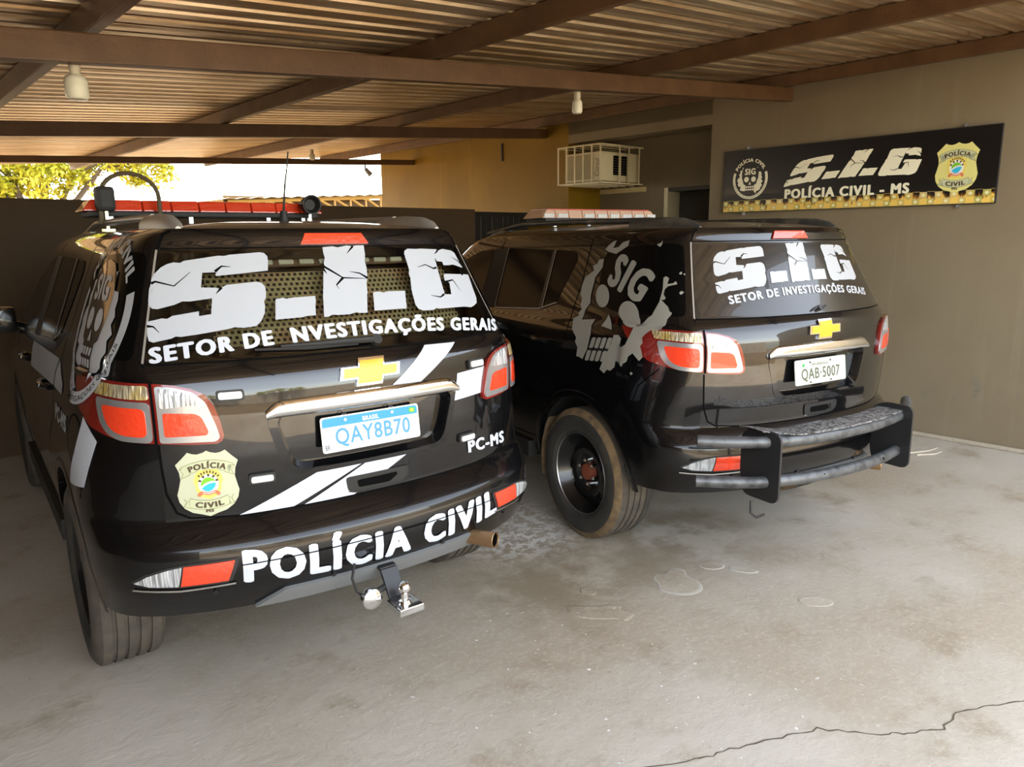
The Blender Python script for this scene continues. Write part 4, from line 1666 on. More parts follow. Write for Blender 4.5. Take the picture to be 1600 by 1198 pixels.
def sgn_map(s, z, off=0.0):
    return W(-.032 - off, s, z)


sg = empty('sign_board', W(0, 3.73, 2.255))
tag(sg, 'long black sign board with cracked lettering and a crest on the right wall', 'sign')


def sgp(o):
    o.parent = sg
    o.matrix_parent_inverse = Matrix.Translation(-Vector(sg.location))
    return o


BOARD = mat('black_print', (.007, .006, .006), .3, 0, .3)
sgp(MB().wbox(-.031, -.004, SGN['s1'], SGN['s0'], SGN['z0'], SGN['z1']).build('board', BOARD))
sgp(MB().wbox(-.034, -.003, SGN['s1'] - .006, SGN['s1'], SGN['z0'] - .006, SGN['z1'] + .006).wbox(-.034, -.003, SGN['s0'], SGN['s0'] + .006, SGN['z0'] - .006, SGN['z1'] + .006)
    .wbox(-.034, -.003, SGN['s1'], SGN['s0'], SGN['z1'], SGN['z1'] + .006).wbox(-.034, -.003, SGN['s1'], SGN['s0'], SGN['z0'] - .006, SGN['z0']).build('edge_frame', SATINB))
SIGNW = mat('cream_print', (.90, .87, .68), .4)
# flat print of flames over a checkered band along the lower edge
def flame_print():
    m, t, b, tc = node_mat('flame_checker_print')
    sp = t.nodes.new('ShaderNodeSeparateXYZ')
    t.links.new(tc.outputs['UV'], sp.inputs[0])
    u, v = sp.outputs[0], sp.outputs[1]           # u along the strip in cell widths, v up in cell heights
    ck = t.nodes.new('ShaderNodeTexChecker')
    ck.inputs['Scale'].default_value = 1.0
    wob = t.nodes.new('ShaderNodeCombineXYZ')
    n1 = N_noise(t, tc, 1.4, 3, .5, tc.outputs['UV'])
    t.links.new(N_math(t, 'ADD', u, N_math(t, 'MULTIPLY', N_math(t, 'SUBTRACT', n1, .5), .35)), wob.inputs[0])
    t.links.new(v, wob.inputs[1])
    wob.inputs[2].default_value = .5
    t.links.new(wob.outputs[0], ck.inputs['Vector'])
    # dot in every cell
    fu = N_math(t, 'SUBTRACT', N_math(t, 'FRACT', u), .5)
    fv = N_math(t, 'SUBTRACT', N_math(t, 'FRACT', v), .5)
    r = N_math(t, 'SQRT', N_math(t, 'ADD', N_math(t, 'MULTIPLY', fu, fu), N_math(t, 'MULTIPLY', fv, fv)))
    st = t.nodes.new('ShaderNodeMapping')
    st.inputs['Scale'].default_value = (1.3, .28, 1)
    t.links.new(tc.outputs['UV'], st.inputs[0])
    fl_n = N_noise(t, tc, 1.0, 4, .6, st.outputs[0], .6)
    big = N_noise(t, tc, .16, 2, .5, tc.outputs['UV'])
    hot = N_range(t, fl_n, .36, .62)
    cell = N_mix(t, N_range(t, big, .4, .6), (.36, .36, .10), (.62, .50, .22))
    cell = N_mix(t, N_math(t, 'MULTIPLY', hot, .55), cell, (.80, .46, .05))
    dot = N_mix(t, N_range(t, r, .20, .30), (.78, .74, .42), cell)
    # flames climb above the two rows of cells, fading upward
    rise = N_math(t, 'SUBTRACT', 1.0, N_math(t, 'MULTIPLY', N_math(t, 'SUBTRACT', v, 1.2), .55))
    fire_k = N_math(t, 'MULTIPLY', N_range(t, N_math(t, 'MULTIPLY', fl_n, rise), .33, .58), N_range(t, v, 3.0, 1.6))
    fire = N_mix(t, fire_k, (.007, .006, .006), (.55, .24, .03))
    fire = N_mix(t, N_range(t, fire_k, .6, 1.0), fire, (.80, .55, .12))
    low = N_range(t, v, 2.15, 1.95)
    on = N_math(t, 'MULTIPLY', ck.outputs['Fac'], low)
    c = N_mix(t, on, fire, dot)
    t.links.new(c, b.inputs['Base Color'])
    b.inputs['Roughness'].default_value = .35
    return m


CELL = .058
V_ = [sgn_map(s, z, .0009) for s, z in ((SGN['s0'], SGN['z0']), (SGN['s1'], SGN['z0']), (SGN['s1'], SGN['z0'] + .165), (SGN['s0'], SGN['z0'] + .165))]
o = mesh('flame_print', V_, [(0, 1, 2, 3)], flame_print())
uv = o.data.uv_layers.new(name='UVMap')
L_u = (SGN['s0'] - SGN['s1']) / CELL
for k, c_ in enumerate(((0, 0), (L_u, 0), (L_u, .165 / .052), (0, .165 / .052))):
    uv.data[k].uv = c_
sgp(o)


def sgn_let(x, z):
    """letter coordinates (vehicle rear) -> sign, with slant"""
    u = (x + .69) / 1.30
    v = (z - 1.393) / .30
    return (4.29 - 1.13 * u - .105 * v, 2.178 + .268 * v)


LETA = {k: list(v) for k, v in LET.items()}
# a plain G with a full upper arm (on the car the glass edge cuts it short)
for v in LET.values():
    sgp(bent('letter', flat([[sgn_let(*p) for p in v]]), sgn_map, SIGNW, None, .002, None, False))
for c in CRK:
    sgp(bent('letter_crack', flat([[sgn_let(*p) for p in crack(c, .010)]]), sgn_map, BOARD, None, .0028, None, False))
for b in words(text_bm('POLÍCIA CIVIL - MS', .022), .018):
    sgp(bent('lower_lettering', quadmap(b, [(4.275, 2.066), (3.16, 2.061), (3.16, 2.172), (4.275, 2.175)]), sgn_map, SIGNW, None, .0026, None, False))
sgp(skull_ring_emblem(lambda x, y, o=0: sgn_map(4.645 - .188 * x, 2.272 + .192 * y, o), None, 'unit_emblem', SIGNW, BOARD, (.002, .0006)))
SCRST = mat('crest_gold_print', (.72, .68, .24), .4)
sgp(crest('crest', None, lambda x, y, o=0: sgn_map(2.815 - .155 * x, 2.245 + .178 * y, o), SCRST, offs=(.0026, .0006)))
for s, z in ((4.681, 2.565), (2.777, 2.565), (4.699, 1.945), (2.784, 1.945)):
    m_ = MB().wbox(-.03, 0, s - .012, s + .012, z - .016, z + .016)
    m_.lathe([(-.042, .0001), (-.042, .007), (-.03, .009)], W(0, s, z), 'x', 8)
    sgp(m_.build('fixing_clip', STEEL))
for ch in list(sg.children):     # sub-parts keep their own parent; only direct parts get the offset
    pass

# ---- air conditioner in its cage
ac = empty('air_conditioner', W(.2, 6.8, 2.36))
tag(ac, 'cream window air conditioner sticking out of the recess wall inside a barred cage', 'air conditioner')


def acp(o, parent=None):
    o.parent = parent or ac
    o.matrix_parent_inverse = Matrix.Translation(-Vector(ac.location))
    return o


ACB = mat('aged_cream_casing', (.70, .62, .42), .5)
s0, s1 = 6.50, 7.06
case = MB().wbox(-.10, .59, s0, s1, 2.37, 2.70)
acp(case.build('casing', ACB, bevel=.008))
acp(MB().wbox(-.112, -.10, s0 + .13, s1 - .03, 2.395, 2.675).build('condenser_panel', mat('condenser_fins', (.42, .36, .22), .6)))
fn_ = MB()
for k in range(14):
    z = 2.405 + .0195 * k
    fn_.wbox(-.122, -.111, s0 + .14, s1 - .04, z, z + .010)
acp(fn_.build('condenser_fins', mat('condenser_fins', (0, 0, 0))))
acp(bent('lettering', quadmap(text_bm('Consul', .0), [(s0 + .045, 2.42), (s0 + .045, 2.63), (s0 + .095, 2.63), (s0 + .095, 2.42)][0:1] + [(s0 + .045, 2.62), (s0 + .105, 2.62), (s0 + .105, 2.43)]), lambda s, z, o=0: W(-.101 - o, s, z), INKD, None, .001, None, False))
for t in (.10, .245):
    acp(MB().wbox(t, t + .10, s0 - .004, s0 + .02, 2.44, 2.66).build('side_vent', GAPM))
lv = MB()
for k in range(7):
    for t in (.10, .245):
        lv.wbox(t, t + .10, s0 - .006, s0 - .001, 2.455 + .028 * k, 2.463 + .028 * k)
acp(lv.build('vent_louvres', mat('dark_louvre', (.06, .05, .035), .5)))

cg = empty('barred_cage', W(.2, 6.8, 2.33))
tag(cg, 'cream square bar security cage fixed to the recess wall round the air conditioner', 'cage')


def cgp(mb, name):
    o = mb.build(name, CREAM)
    o.parent = cg
    o.matrix_parent_inverse = Matrix.Translation(-Vector(cg.location))
    return o


ca, cb, ct, cz0, cz1 = 6.44, 7.12, -.195, 2.345, 2.768
b_ = .016
fr = MB()
for z in (cz0, cz1):
    fr.wbox(ct, ct + b_, ca, cb, z - b_ / 2, z + b_ / 2).wbox(ct, .59, ca, ca + b_, z - b_ / 2, z + b_ / 2).wbox(ct, .59, cb - b_, cb, z - b_ / 2, z + b_ / 2)
cgp(fr, 'frame')
for k in range(6):
    s = ca + (cb - ca - b_) * k / 5
    cgp(MB().wbox(ct, ct + b_ * .8, s, s + b_ * .8, cz0, cz1), 'bar')
for k in (2.1, 3.2, 4.4):
    t = ct + .16 * k
    cgp(MB().wbox(t, t + b_ * .8, ca, ca + b_ * .8, cz0, cz1), 'bar')
for k in range(1, 5):
    s = ca + (cb - ca - b_) * k / 5
    cgp(MB().wbox(ct, .59, s, s + b_ * .7, cz1, cz1 + b_ * .7), 'top_bar')
    cgp(MB().wbox(ct, .59, s, s + b_ * .7, cz0 - b_ * .7, cz0), 'bottom_bar')

# ---- bulbs
def bulb(t, s, z, lab, r=.034, h=.085):
    e = empty('light_bulb', W(t, s, z))
    tag(e, lab, 'light bulb', 'bare bulbs under the rafters')
    k = MB().lathe([(0, .0001), (0, .024), (-.045, .022), (-.05, .018)], (0, 0, 0), 'z', 16)
    k.build('lamp_holder', mat('dirty_white_plastic', (.55, .50, .38), .5), e, True)
    g = MB().lathe([(-.045, .016), (-.06, r * .85), (-.075, r), (-.05 - h, r), (-.065 - h, r * .8), (-.07 - h, .0001)], (0, 0, 0), 'z', 20)
    g.build('globe', BULB, e, True)
    return e


bulb(-5.955, 4.37, 2.470, 'bare white bulb under the near rafter at the upper left', .046, .085)
bulb(-2.83, 4.37, 2.712, 'bare white bulb under the near rafter, left of the air conditioner', .036, .075)
bulb(-1.755, 10.25, 2.935, 'small distant bulb hanging beside the car antenna under the roof edge', .04, .07)

fl_ = empty('flood_lamp', W(-.86, 10.36, 2.75))
tag(fl_, 'small grey flood lamp tilted under the far roof edge against the sky', 'lamp')
MB().tube([(0, 0, 0.09), (0, 0, .0), (.01, 0, -.02)], .012, 8).build('stem', MATTEB, fl_)
m_ = MB().tube([(0, 0, -.01), (.075, -.02, -.10)], [.028, .040], 12)
m_.build('lamp_head', mat('grey_lamp_metal', (.30, .31, .33), .4, .4), fl_)
hk = MB().wbox(-.02, -.002, 8.31, 8.335, 2.735, 2.96).build('hanging_strap', MATTEB)
tag(hk, 'short dark strap hanging down the ochre wall below the rafter', 'strap')
# twigs on the floor
for i, (a, b, lab) in enumerate((((5.82, 2.70), (6.30, 2.60), 'longer dry grass stem on the floor by the right wall'), ((5.95, 2.60), (6.2, 2.52), 'shorter dry grass stem on the floor nearest the camera, by the right wall'))):
    pts = [(a[0] + (b[0] - a[0]) * u, a[1] + (b[1] - a[1]) * u + .015 * math.sin(7 * u + i), .006) for u in np.linspace(0, 1, 8)]
    tag(MB().tube(pts, [.006, .006, .005, .006, .005, .005, .004, .002], 6).build('dry_stem', mat('straw', (.62, .54, .42), .8)), lab, 'twig')

# ================================================================== beyond the gate and behind the viewer
def tree(name, label, base, trunk_h, blobs, n, seed, leaf=.10, group='trees around the yard'):
    e = empty(name, base)
    tag(e, label, 'tree', group)
    r_ = np.random.default_rng(seed)
    mb = MB()
    mb.tube([(0, 0, 0), (.1, .05, trunk_h * .5), (0, .1, trunk_h)], [.20, .16, .12], 10)
    for c, r in blobs:
        mb.tube([(0, .1, trunk_h * .9), tuple(np.array(c) * np.array([.6, .6, 1]) - np.array([0, 0, r * .3])), c], [.08, .05, .02], 6)
    mb.build('trunk', BARK, e)
    V, F = [], []
    per = n // len(blobs)
    for c, r in blobs:
        sub = r_.normal(0, 1, (14, 3))
        sub = np.array(c) + sub / np.linalg.norm(sub, axis=1)[:, None] * r * r_.uniform(.45, .95, (14, 1))
        for k in range(per):
            p = sub[r_.integers(14)] + r_.normal(0, r * .17, 3)
            d = r_.normal(0, 1, 3)
            d[2] -= .4
            d /= np.linalg.norm(d)
            u = np.cross(d, r_.normal(0, 1, 3))
            u /= np.linalg.norm(u)
            l = leaf * r_.uniform(.7, 1.3)
            i = len(V)
            V += [p, p + d * l * .5 + u * l * .22, p + d * l, p + d * l * .5 - u * l * .22]
            F.append((i, i + 1, i + 2, i + 3))
    o = mesh('foliage', V, F, TREEL, e)
    o['kind'] = 'stuff'
    return e


TB = lambda t, s: tuple(W(t, s, 0))
tree('tree', 'sunlit yellow green tree beyond the back wall at the left', TB(-3.4, 19), 1.9,
     [((-1.7, 0, 3.0), .75), ((-.7, .3, 3.3), .8), ((.3, 0, 3.1), .7), ((1.2, .2, 3.4), .75), ((-2.6, .5, 3.3), .9), ((.3, .4, 3.9), .9), ((2.1, .3, 3.5), .6), ((-3.2, .2, 2.9), .7), ((-.9, .2, 2.8), .5), ((-2.2, -.3, 2.7), .5), ((-1.2, .3, 4.2), 1.0)], 20000, 3, .13)
tree('tree', 'dark tree on the left behind the viewer, seen mirrored in the near tailgate', (-5.5, -13.5, 0), 1.8, [((0, 0, 3.2), 1.3), ((1.4, .3, 2.8), 1.0), ((-1.3, .2, 2.9), 1.0)], 4000, 5, .2)
tree('tree', 'broad tree on the right behind the viewer, seen mirrored in the far car', (1.5, -15, 0), 1.7, [((0, 0, 2.8), 1.2), ((1.5, .2, 2.6), 1.0), ((-1.5, .2, 2.4), .9)], 4000, 6, .2)
yw = MB()
yw.box((-2, -15.6, .9), (24, .2, 1.8))
tag(yw.build('wall_front', mat('yard_wall', (.34, .30, .24), .8, noise=(2, (.24, .20, .15), .4, .7))), kind='structure')

sh = empty('truss_shed', W(3.4, 18.1, 0))
tag(sh, 'distant shed with ochre zigzag roof trusses beyond the back wall', 'shed')
TR = mat('ochre_truss', (.30, .17, .035), .6)
WHT = mat('shed_roof', (.30, .24, .15), .6)


def shp(mb, name, m):
    o = mb.build(name, m)
    o.parent = sh
    o.matrix_parent_inverse = Matrix.Translation(-Vector(sh.location))
    return o


top = lambda t: 2.66 + .052 * (t - 1.0)
ts = np.linspace(.2, 6.6, 15)
cm = MB()
cm.tube([W(.2, 18.05, 2.50), W(6.6, 18.05, 2.54)], .045, 6)
cm.tube([W(.2, 18.05, top(.2)), W(6.6, 18.05, top(6.6))], .045, 6)
shp(cm, 'chords', TR)
for i, (a, b) in enumerate(zip(ts[:-1], ts[1:])):
    m_ = MB().tube([W(a, 18.05, top(a)), W(b, 18.05, 2.50 + .006 * b)], .032, 6)
    shp(m_, 'diagonal', TR)
    m_ = MB().tube([W(b, 18.05, top(b)), W(b, 18.05, 2.50 + .006 * b)], .030, 6)
    shp(m_, 'upright', TR)
for t in (.2, 6.6):
    shp(MB().wbox(t - .06, t + .06, 18.0, 18.12, 0, 2.6), 'post', TR)
rf = []
for k in range(40):
    rf.append((.0 + .17 * k, .03 * (k % 2)))
V = [W(t, s, top(t) + .05 + z) for s in (17.9, 21) for t, z in rf]
V += [W(t, s, top(t) + .056 + z) for s in (17.9, 21) for t, z in rf]
F = []
n = len(rf)
for j in range(n - 1):
    F += [(j, j + 1, n + j + 1, n + j), (2 * n + j, 3 * n + j, 3 * n + j + 1, 2 * n + j + 1), (j, 2 * n + j, 2 * n + j + 1, j + 1)]
shp(MB().add(V, F), 'corrugated_roof', WHT)
shp(MB().wbox(.2, 6.6, 18.3, 18.36, 0, 2.78), 'back_panel', mat('shed_wall', (.12, .065, .018), .7))


# ================================================================== vehicles
def text_on(name, s, fn, quad, m, parent, bold=.02, off=.004, step=.05, spacing=1.0):
    n = len(s) - s.count(' ')
    return [bent(name, quadmap(b, quad, step), fn, m, parent, off, None, False) for b in words(text_bm(s, bold, 0, spacing), .28 / max(n, 1))]


def roof_pod(parent, sg, ys, m, name='rail_end'):
    """swollen end of a roof rail; ys = [(y, half width, height above base)]"""
    V, F = [], []
    k = 9
    for y, w, h in ys:
        zb = roof_z(.53, y) - (0.0 if y < 2.35 else .10 * (y - 2.35))
        for j in range(k):
            q = math.pi * j / (k - 1)
            V.append((sg * (.530 + w * math.cos(q)), y, zb - .012 + (h + .012) * math.sin(q) ** .7))
    for i in range(len(ys) - 1):
        for j in range(k - 1):
            F.append((i * k + j, i * k + j + 1, (i + 1) * k + j + 1, (i + 1) * k + j))
    F += [tuple(range(k)), tuple((len(ys) - 1) * k + j for j in range(k))]
    o = mesh(name, V, F, m, parent)
    b2 = bmesh.new()
    b2.from_mesh(o.data)
    bmesh.ops.recalc_face_normals(b2, faces=b2.faces[:])
    b2.to_mesh(o.data)
    b2.free()
    shade(o.data, .8)
    return o


def roof_rail(parent, sg, m_bar, m_pod):
    pts = []
    for y in np.linspace(.98, 2.86, 16):
        z = 1.812 + .006 * math.sin((y - .98) / 1.88 * math.pi) - (.11 * (y - 2.35) if y > 2.35 else 0)
        pts.append((sg * .530, y, z))
    o = MB().tube(pts, .0175, 10).build('roof_rail', m_bar, parent, True)
    roof_pod(o, sg, [(.60, .010, .0), (.645, .026, .026), (.72, .034, .044), (.88, .036, .052), (1.06, .031, .050), (1.15, .024, .040)], m_pod)
    roof_pod(o, sg, [(2.52, .018, .030), (2.64, .026, .046), (2.78, .026, .044), (2.92, .012, .010)], m_pod)
    return o


def glass_outline(z0, z1, ins):
    zs_ = np.linspace(z0, z1, 14)
    xs_ = [float(np.interp(z, ZG, T_XS)) - ins for z in zs_]
    P = [(x, z) for x, z in zip(xs_, zs_)] + [(-x, z) for x, z in zip(xs_[::-1], zs_[::-1])]
    return rounded(P, .012, 2)


SIDE_GLASS = {
    'quarter_window': [(1.13, 1.615), (1.09, 1.662), (.66, 1.688), (.60, 1.682), (.455, 1.335), (.93, 1.335), (1.06, 1.395), (1.10, 1.47)],
    'rear_door_window': [(1.375, 1.60), (1.42, 1.645), (2.205, 1.655), (2.155, 1.264), (1.62, 1.298), (1.46, 1.345)],
    'front_door_window': [(2.42, 1.65), (2.62, 1.632), (2.95, 1.52), (3.28, 1.30), (3.34, 1.232), (2.40, 1.252)],
}


def car(which, loc, rz, label):
    first = which == 1
    root = empty('police_car', (loc[0], loc[1], 0), rz)
    tag(root, label, 'car', 'black police cars under the carport')
    P = {}
    for k, me in SHELL.items():
        nm = {'rear_door_l': 'rear_door', 'rear_door_r': 'rear_door', 'front_door_l': 'front_door', 'front_door_r': 'front_door'}.get(k, k)
        P[k] = mesh_part(me, nm, root)
    body, gate, bump = P['body'], P['tailgate'], P['rear_bumper']
    # underbody
    ub = MB()
    ub.box((0, 2.75, .42), (1.22, 3.6, .12))
    ub.box((-.77, 2.53, .40), (.30, 1.75, .10)).box((.77, 2.53, .40), (.30, 1.75, .10))
    ub.box((0, .62, .56), (1.3, .55, .08))
    ub.tube([(-.8, AXR[0], .37), (.8, AXR[0], .37)], .05, 10)
    ub.build('underbody', MATTEB, root)
    for sg in (-1, 1):
        for ax in (AXR, AXF):
            wheel_well(root, sg, ax[0])
            arch_lip(root, sg, ax[0])
            make_wheel(root, sg, ax[0], 'alloy' if first else 'steel')
        # dusty flap ahead of the rear wheel
        fl2 = MB()
        q = [math.radians(a) for a in (196, 182, 168, 154, 143)]
        V, F = [], []
        for a in q:
            y, z = AXR[0] - .435 * math.cos(a) , AXR[1] + .435 * math.sin(a)
            V += [(sg * .895, y, z), (sg * .60, y, z)]
        for k in range(len(q) - 1):
            F.append((2 * k, 2 * k + 1, 2 * k + 3, 2 * k + 2))
        mesh('mud_guard', V, F, DIRT, root, True)
    # ---- glass all round
    for sg in (-1, 1):
        for nm, pts in SIDE_GLASS.items():
            par = {'quarter_window': body, 'rear_door_window': P['rear_door_l' if sg < 0 else 'rear_door_r'], 'front_door_window': P['front_door_l' if sg < 0 else 'front_door_r']}[nm]
            sdecal(sg, nm, [rounded(pts, .03, 3)], DARKGL, par, .0025)
        sdecal(sg, 'pillar_trim', [[(2.215, 1.654), (2.41, 1.650), (2.395, 1.253), (2.165, 1.262)]], MATTEB, body, .0035)
        sdecal(sg, 'window_divider', [[(1.632, 1.648), (1.66, 1.649), (1.625, 1.299), (1.592, 1.303)]], SATINB, P['rear_door_l' if sg < 0 else 'rear_door_r'], .006)
        f = SIDE[sg]
        gaps('window_edge_highlight', [(f, [(2.215, 1.655), (2.16, 1.262), (1.62, 1.294), (1.45, 1.342)]), (f, [(1.628, 1.648), (1.588, 1.303)])], body, RAIL, .008, .007)  # pale strips that paint the edge highlights along pillar and windows
        gaps('panel_gap', [(f, [(1.29, 1.71), (1.265, 1.46), (1.272, 1.19), (1.33, 1.0), (1.50, .90), (1.60, .78)]), (f, [(2.32, 1.72), (2.30, 1.2), (2.32, .52)]), (f, [(3.36, 1.16), (3.38, .9), (3.36, .52)]),
                            (f, [(2.4, .50), (1.60, .50)]), (f, [(.52, 1.078), (.62, .98), (.66, .84)]), (f, ring((.76, 1.035), .085, 28) + [(.845, 1.035)])], body)
        # door handles
        for y, nm in ((1.44, 'rear_door_'), (2.45, 'front_door_')):
            hb = MB()
            pts = [f(y + .17 * u, 1.115 + .006 * u, .004 + .03 * math.sin(math.pi * u) ** .5) for u in np.linspace(0, 1, 9)]
            hb.tube(pts, .013, 8).build('door_handle', GLOSSB, P[nm + ('l' if sg < 0 else 'r')], True)
        # mirror
        mr_ = MB()
        mr_.tube([f(3.28, 1.20, -.02), f(3.25, 1.22, .10)], [.04, .03], 10)
        m0 = mr_.build('mirror_arm', GLOSSB, P['front_door_l' if sg < 0 else 'front_door_r'], True)
        mb = MB().box((sg * 1.01, 3.26, 1.265), (.22, .12, .165))
        mb.build('mirror_housing', GLOSSB, m0, True, bevel=.035)
    # front glass and face
    def front_grid(nm, z0, z1, w0, w1, m, off=.004, parent=body):
        V, F = [], []
        nz, nu = 14, 15
        for i in range(nz + 1):
            z = z0 + (z1 - z0) * i / nz
            w = w0 + (w1 - w0) * i / nz
            pl, s = arc_table(z)
            for k in range(-nu, nu + 1):
                a = s[-1] - w * abs(k) / nu
                V.append(ARC[-1 if k < 0 else 1](min(a, s[-1] - .004), z, off))
        n = 2 * nu + 1
        for i in range(nz):
            for k in range(n - 1):
                F.append((i * n + k, i * n + k + 1, (i + 1) * n + k + 1, (i + 1) * n + k))
        return mesh(nm, V, F, m, parent, True)
    front_grid('windshield', 1.19, 1.66, .68, .58, DARKGL)
    front_grid('front_grille', .70, .92, .46, .50, GLOSSB)
    front_grid('lower_grille', .50, .64, .55, .60, MATTEB)
    for sg in (-1, 1):
        a_ = lambda z, d: arc_table(z)[1][-1] - d
        bent('head_lamp', flat([[(a_(.86, .52), .80), (a_(.86, .90), .84), (a_(.86, 1.02), .93), (a_(.86, .52), .90)]], .05), ARC[sg], CLEARL, body, .008, 0)

    # ---- tail end
    for sg in (-1, 1):
        tail_light(root, sg)
        bumper_lamp(root, sg)
    rdecal('rear_brake_light', [[(-.115, 1.743), (.113, 1.743), (.137, 1.706), (-.137, 1.706)]], REDL, gate, .010, .03, -.002)
    gl = glass_outline(1.325, 1.693, .006)
    if first:
        inner = glass_outline(1.365, 1.655, .062)[::-1]
        bent('rear_window_frame', flat([[gl, inner]], .03), rear_map, GLOSSB, gate, .0015)
        bent('rear_window', flat([gl], .03), rear_map, MATS['tinted_glass'], gate, .0035)
    else:
        bent('rear_window', flat([gl], .03), rear_map, HAZEGL, gate, .0030)
    R = rear_map
    L_ = [(.712, 1.06), (.71, .986), (.703, .891), (.677, .819), (.639, .796), (.5, .787)]
    U_ = [(.712, 1.265), (.722, 1.32), (.612, 1.69), (.585, 1.745), (.56, 1.758)]
    mir = lambda p: [(-x, z) for x, z in p]
    gaps('tailgate_gap', [(R, L_), (R, mir(L_)), (R, U_), (R, mir(U_)), (R, mir(L_)[-1:] + [(0, .786)] + L_[-1:])], gate, GAPM, .007, .0015)
    gaps('glass_edge', [(R, [(x, z) for x, z in zip([float(np.interp(z, ZG, T_XS)) for z in np.linspace(1.325, 1.693, 9)], np.linspace(1.325, 1.693, 9))]),
                        (R, [(-x, z) for x, z in zip([float(np.interp(z, ZG, T_XS)) for z in np.linspace(1.325, 1.693, 9)], np.linspace(1.325, 1.693, 9))])], gate, RAIL if first else RAIL, .006, .0045)
    gaps('glass_lower_gap', [(R, [(-.715, 1.322), (0, 1.322), (.715, 1.322)]), (R, [(-.60, 1.697), (0, 1.697), (.60, 1.697)])], gate, GAPM, .005, .0016)
    gaps('bumper_seam', [(R, [(-.52, .640), (0, .640), (.53, .640)])], bump, GAPM, .004, .0060)
    plate_recess(gate)
    chrome_bar(gate)
    badge(gate)
    plate(gate, 'blue' if first else 'grey')
    # recess edge and handle
    hp = [(-.118, .862), (-.108, .806), (-.08, .798), (.06, .796), (.115, .801), (.143, .822), (.140, .862)]
    h = bent('tailgate_handle', flat([rounded(hp, .015)], .03), rear_map, MATTEB, gate, .006, -.001)
    bent('handle_pocket', flat([rounded([(-.075, .845), (-.068, .815), (.06, .812), (.095, .835), (.09, .846)], .01)], .03), rear_map, GAPM, h, .0068)
    gaps('handle_rim', [(R, hp[::-1][0:1] + hp[1:6][::-1])], h, CHROME if not first else SATINB, .003, .0072)
    if not first:
        bent('handle_lever', flat([[(.055, .845), (.075, .845), (.092, .822), (.082, .816)]], .03), rear_map, CHROME, h, .012, .006)
    # skid plate under the bumper
    rdecal('skid_plate', [[(-.47, .458), (-.43, .486), (-.375, .517), (.40, .521), (.44, .512), (.47, .49), (.49, .458)]], GREYPL, bump, .014, .03, -.01)
    for x, z in ((-.60, .552), (-.205, .528), (.262, .528), (.62, .548)):
        bent('parking_sensor', flat([ring((x, z), .009, 12)]), rear_map, GLOSSB, bump, .007, .0)
    # side emblem and lettering
    if first:
        detail_first(root, P)
    else:
        detail_second(root, P)
    for sg in (-1, 1):
        roof_rail(root, sg, RAIL if first else RAILB, RAIL if first else RAILB)
    return root


def light_bar(root, y, w, z, clear):
    b = MB().box((0, y, z + .014), (w * 2 - .06, .26, .028))
    base = b.build('light_bar', MATTEB, root, bevel=.008)
    n = 9
    lens = CLEARR if clear else REDL
    for k in range(n):
        x0, x1 = -w + 2 * w * k / n + .002, -w + 2 * w * (k + 1) / n - .002
        tl = .045 if k == 0 else 0
        tr = .045 if k == n - 1 else 0
        zt = z + .085
        P = [(x0, y - .135, z + .028), (x1, y - .135, z + .028), (x1, y + .135, z + .028), (x0, y + .135, z + .028),
             (x0 + tl, y - .115, zt), (x1 - tr, y - .115, zt), (x1 - tr, y + .115, zt), (x0 + tl, y + .115, zt)]
        MB().hexa(P).build('lens', (REDL if not clear else CLEARR), base, bevel=.006)
        if clear and k not in (2,):
            MB().box(((x0 + x1) / 2, y - .13, z + .045), ((x1 - x0) * .72, .014, .026)).build('led_module', LEDW, base)
    if clear:
        MB().box((0, y, z + .088), (w * 2 - .12, .22, .008)).build('red_top', mat('red_top', (.50, .05, .03), .3, 0, .6), base)
    for x in (-w * .8, w * .8, -.12, .3):
        MB().box((x, y - .125, z - .016), (.022, .03, .034)).build('mounting_foot', STEEL, base)
    return base


def siren(root, x, y, z, square):
    if square:
        c = MB().box((x, y, z), (.085, .10, .12)).build('siren_speaker', MATTEB, root, bevel=.02)
    else:
        c = MB().lathe([(.07, .0001), (.07, .03), (.02, .045), (-.05, .056), (-.055, .056), (-.055, .048), (-.02, .03), (-.02, .0001)], (x, y, z), 'y', 24).build('siren_speaker', MATTEB, root, True)
    zr = roof_z(x, y)
    MB().box((x, y, (z + zr) / 2 - .025), (.014, .03, z - zr + .02)).box((x, y, zr + .006), (.06, .05, .012)).build('speaker_bracket', CHROME, c)
    return c


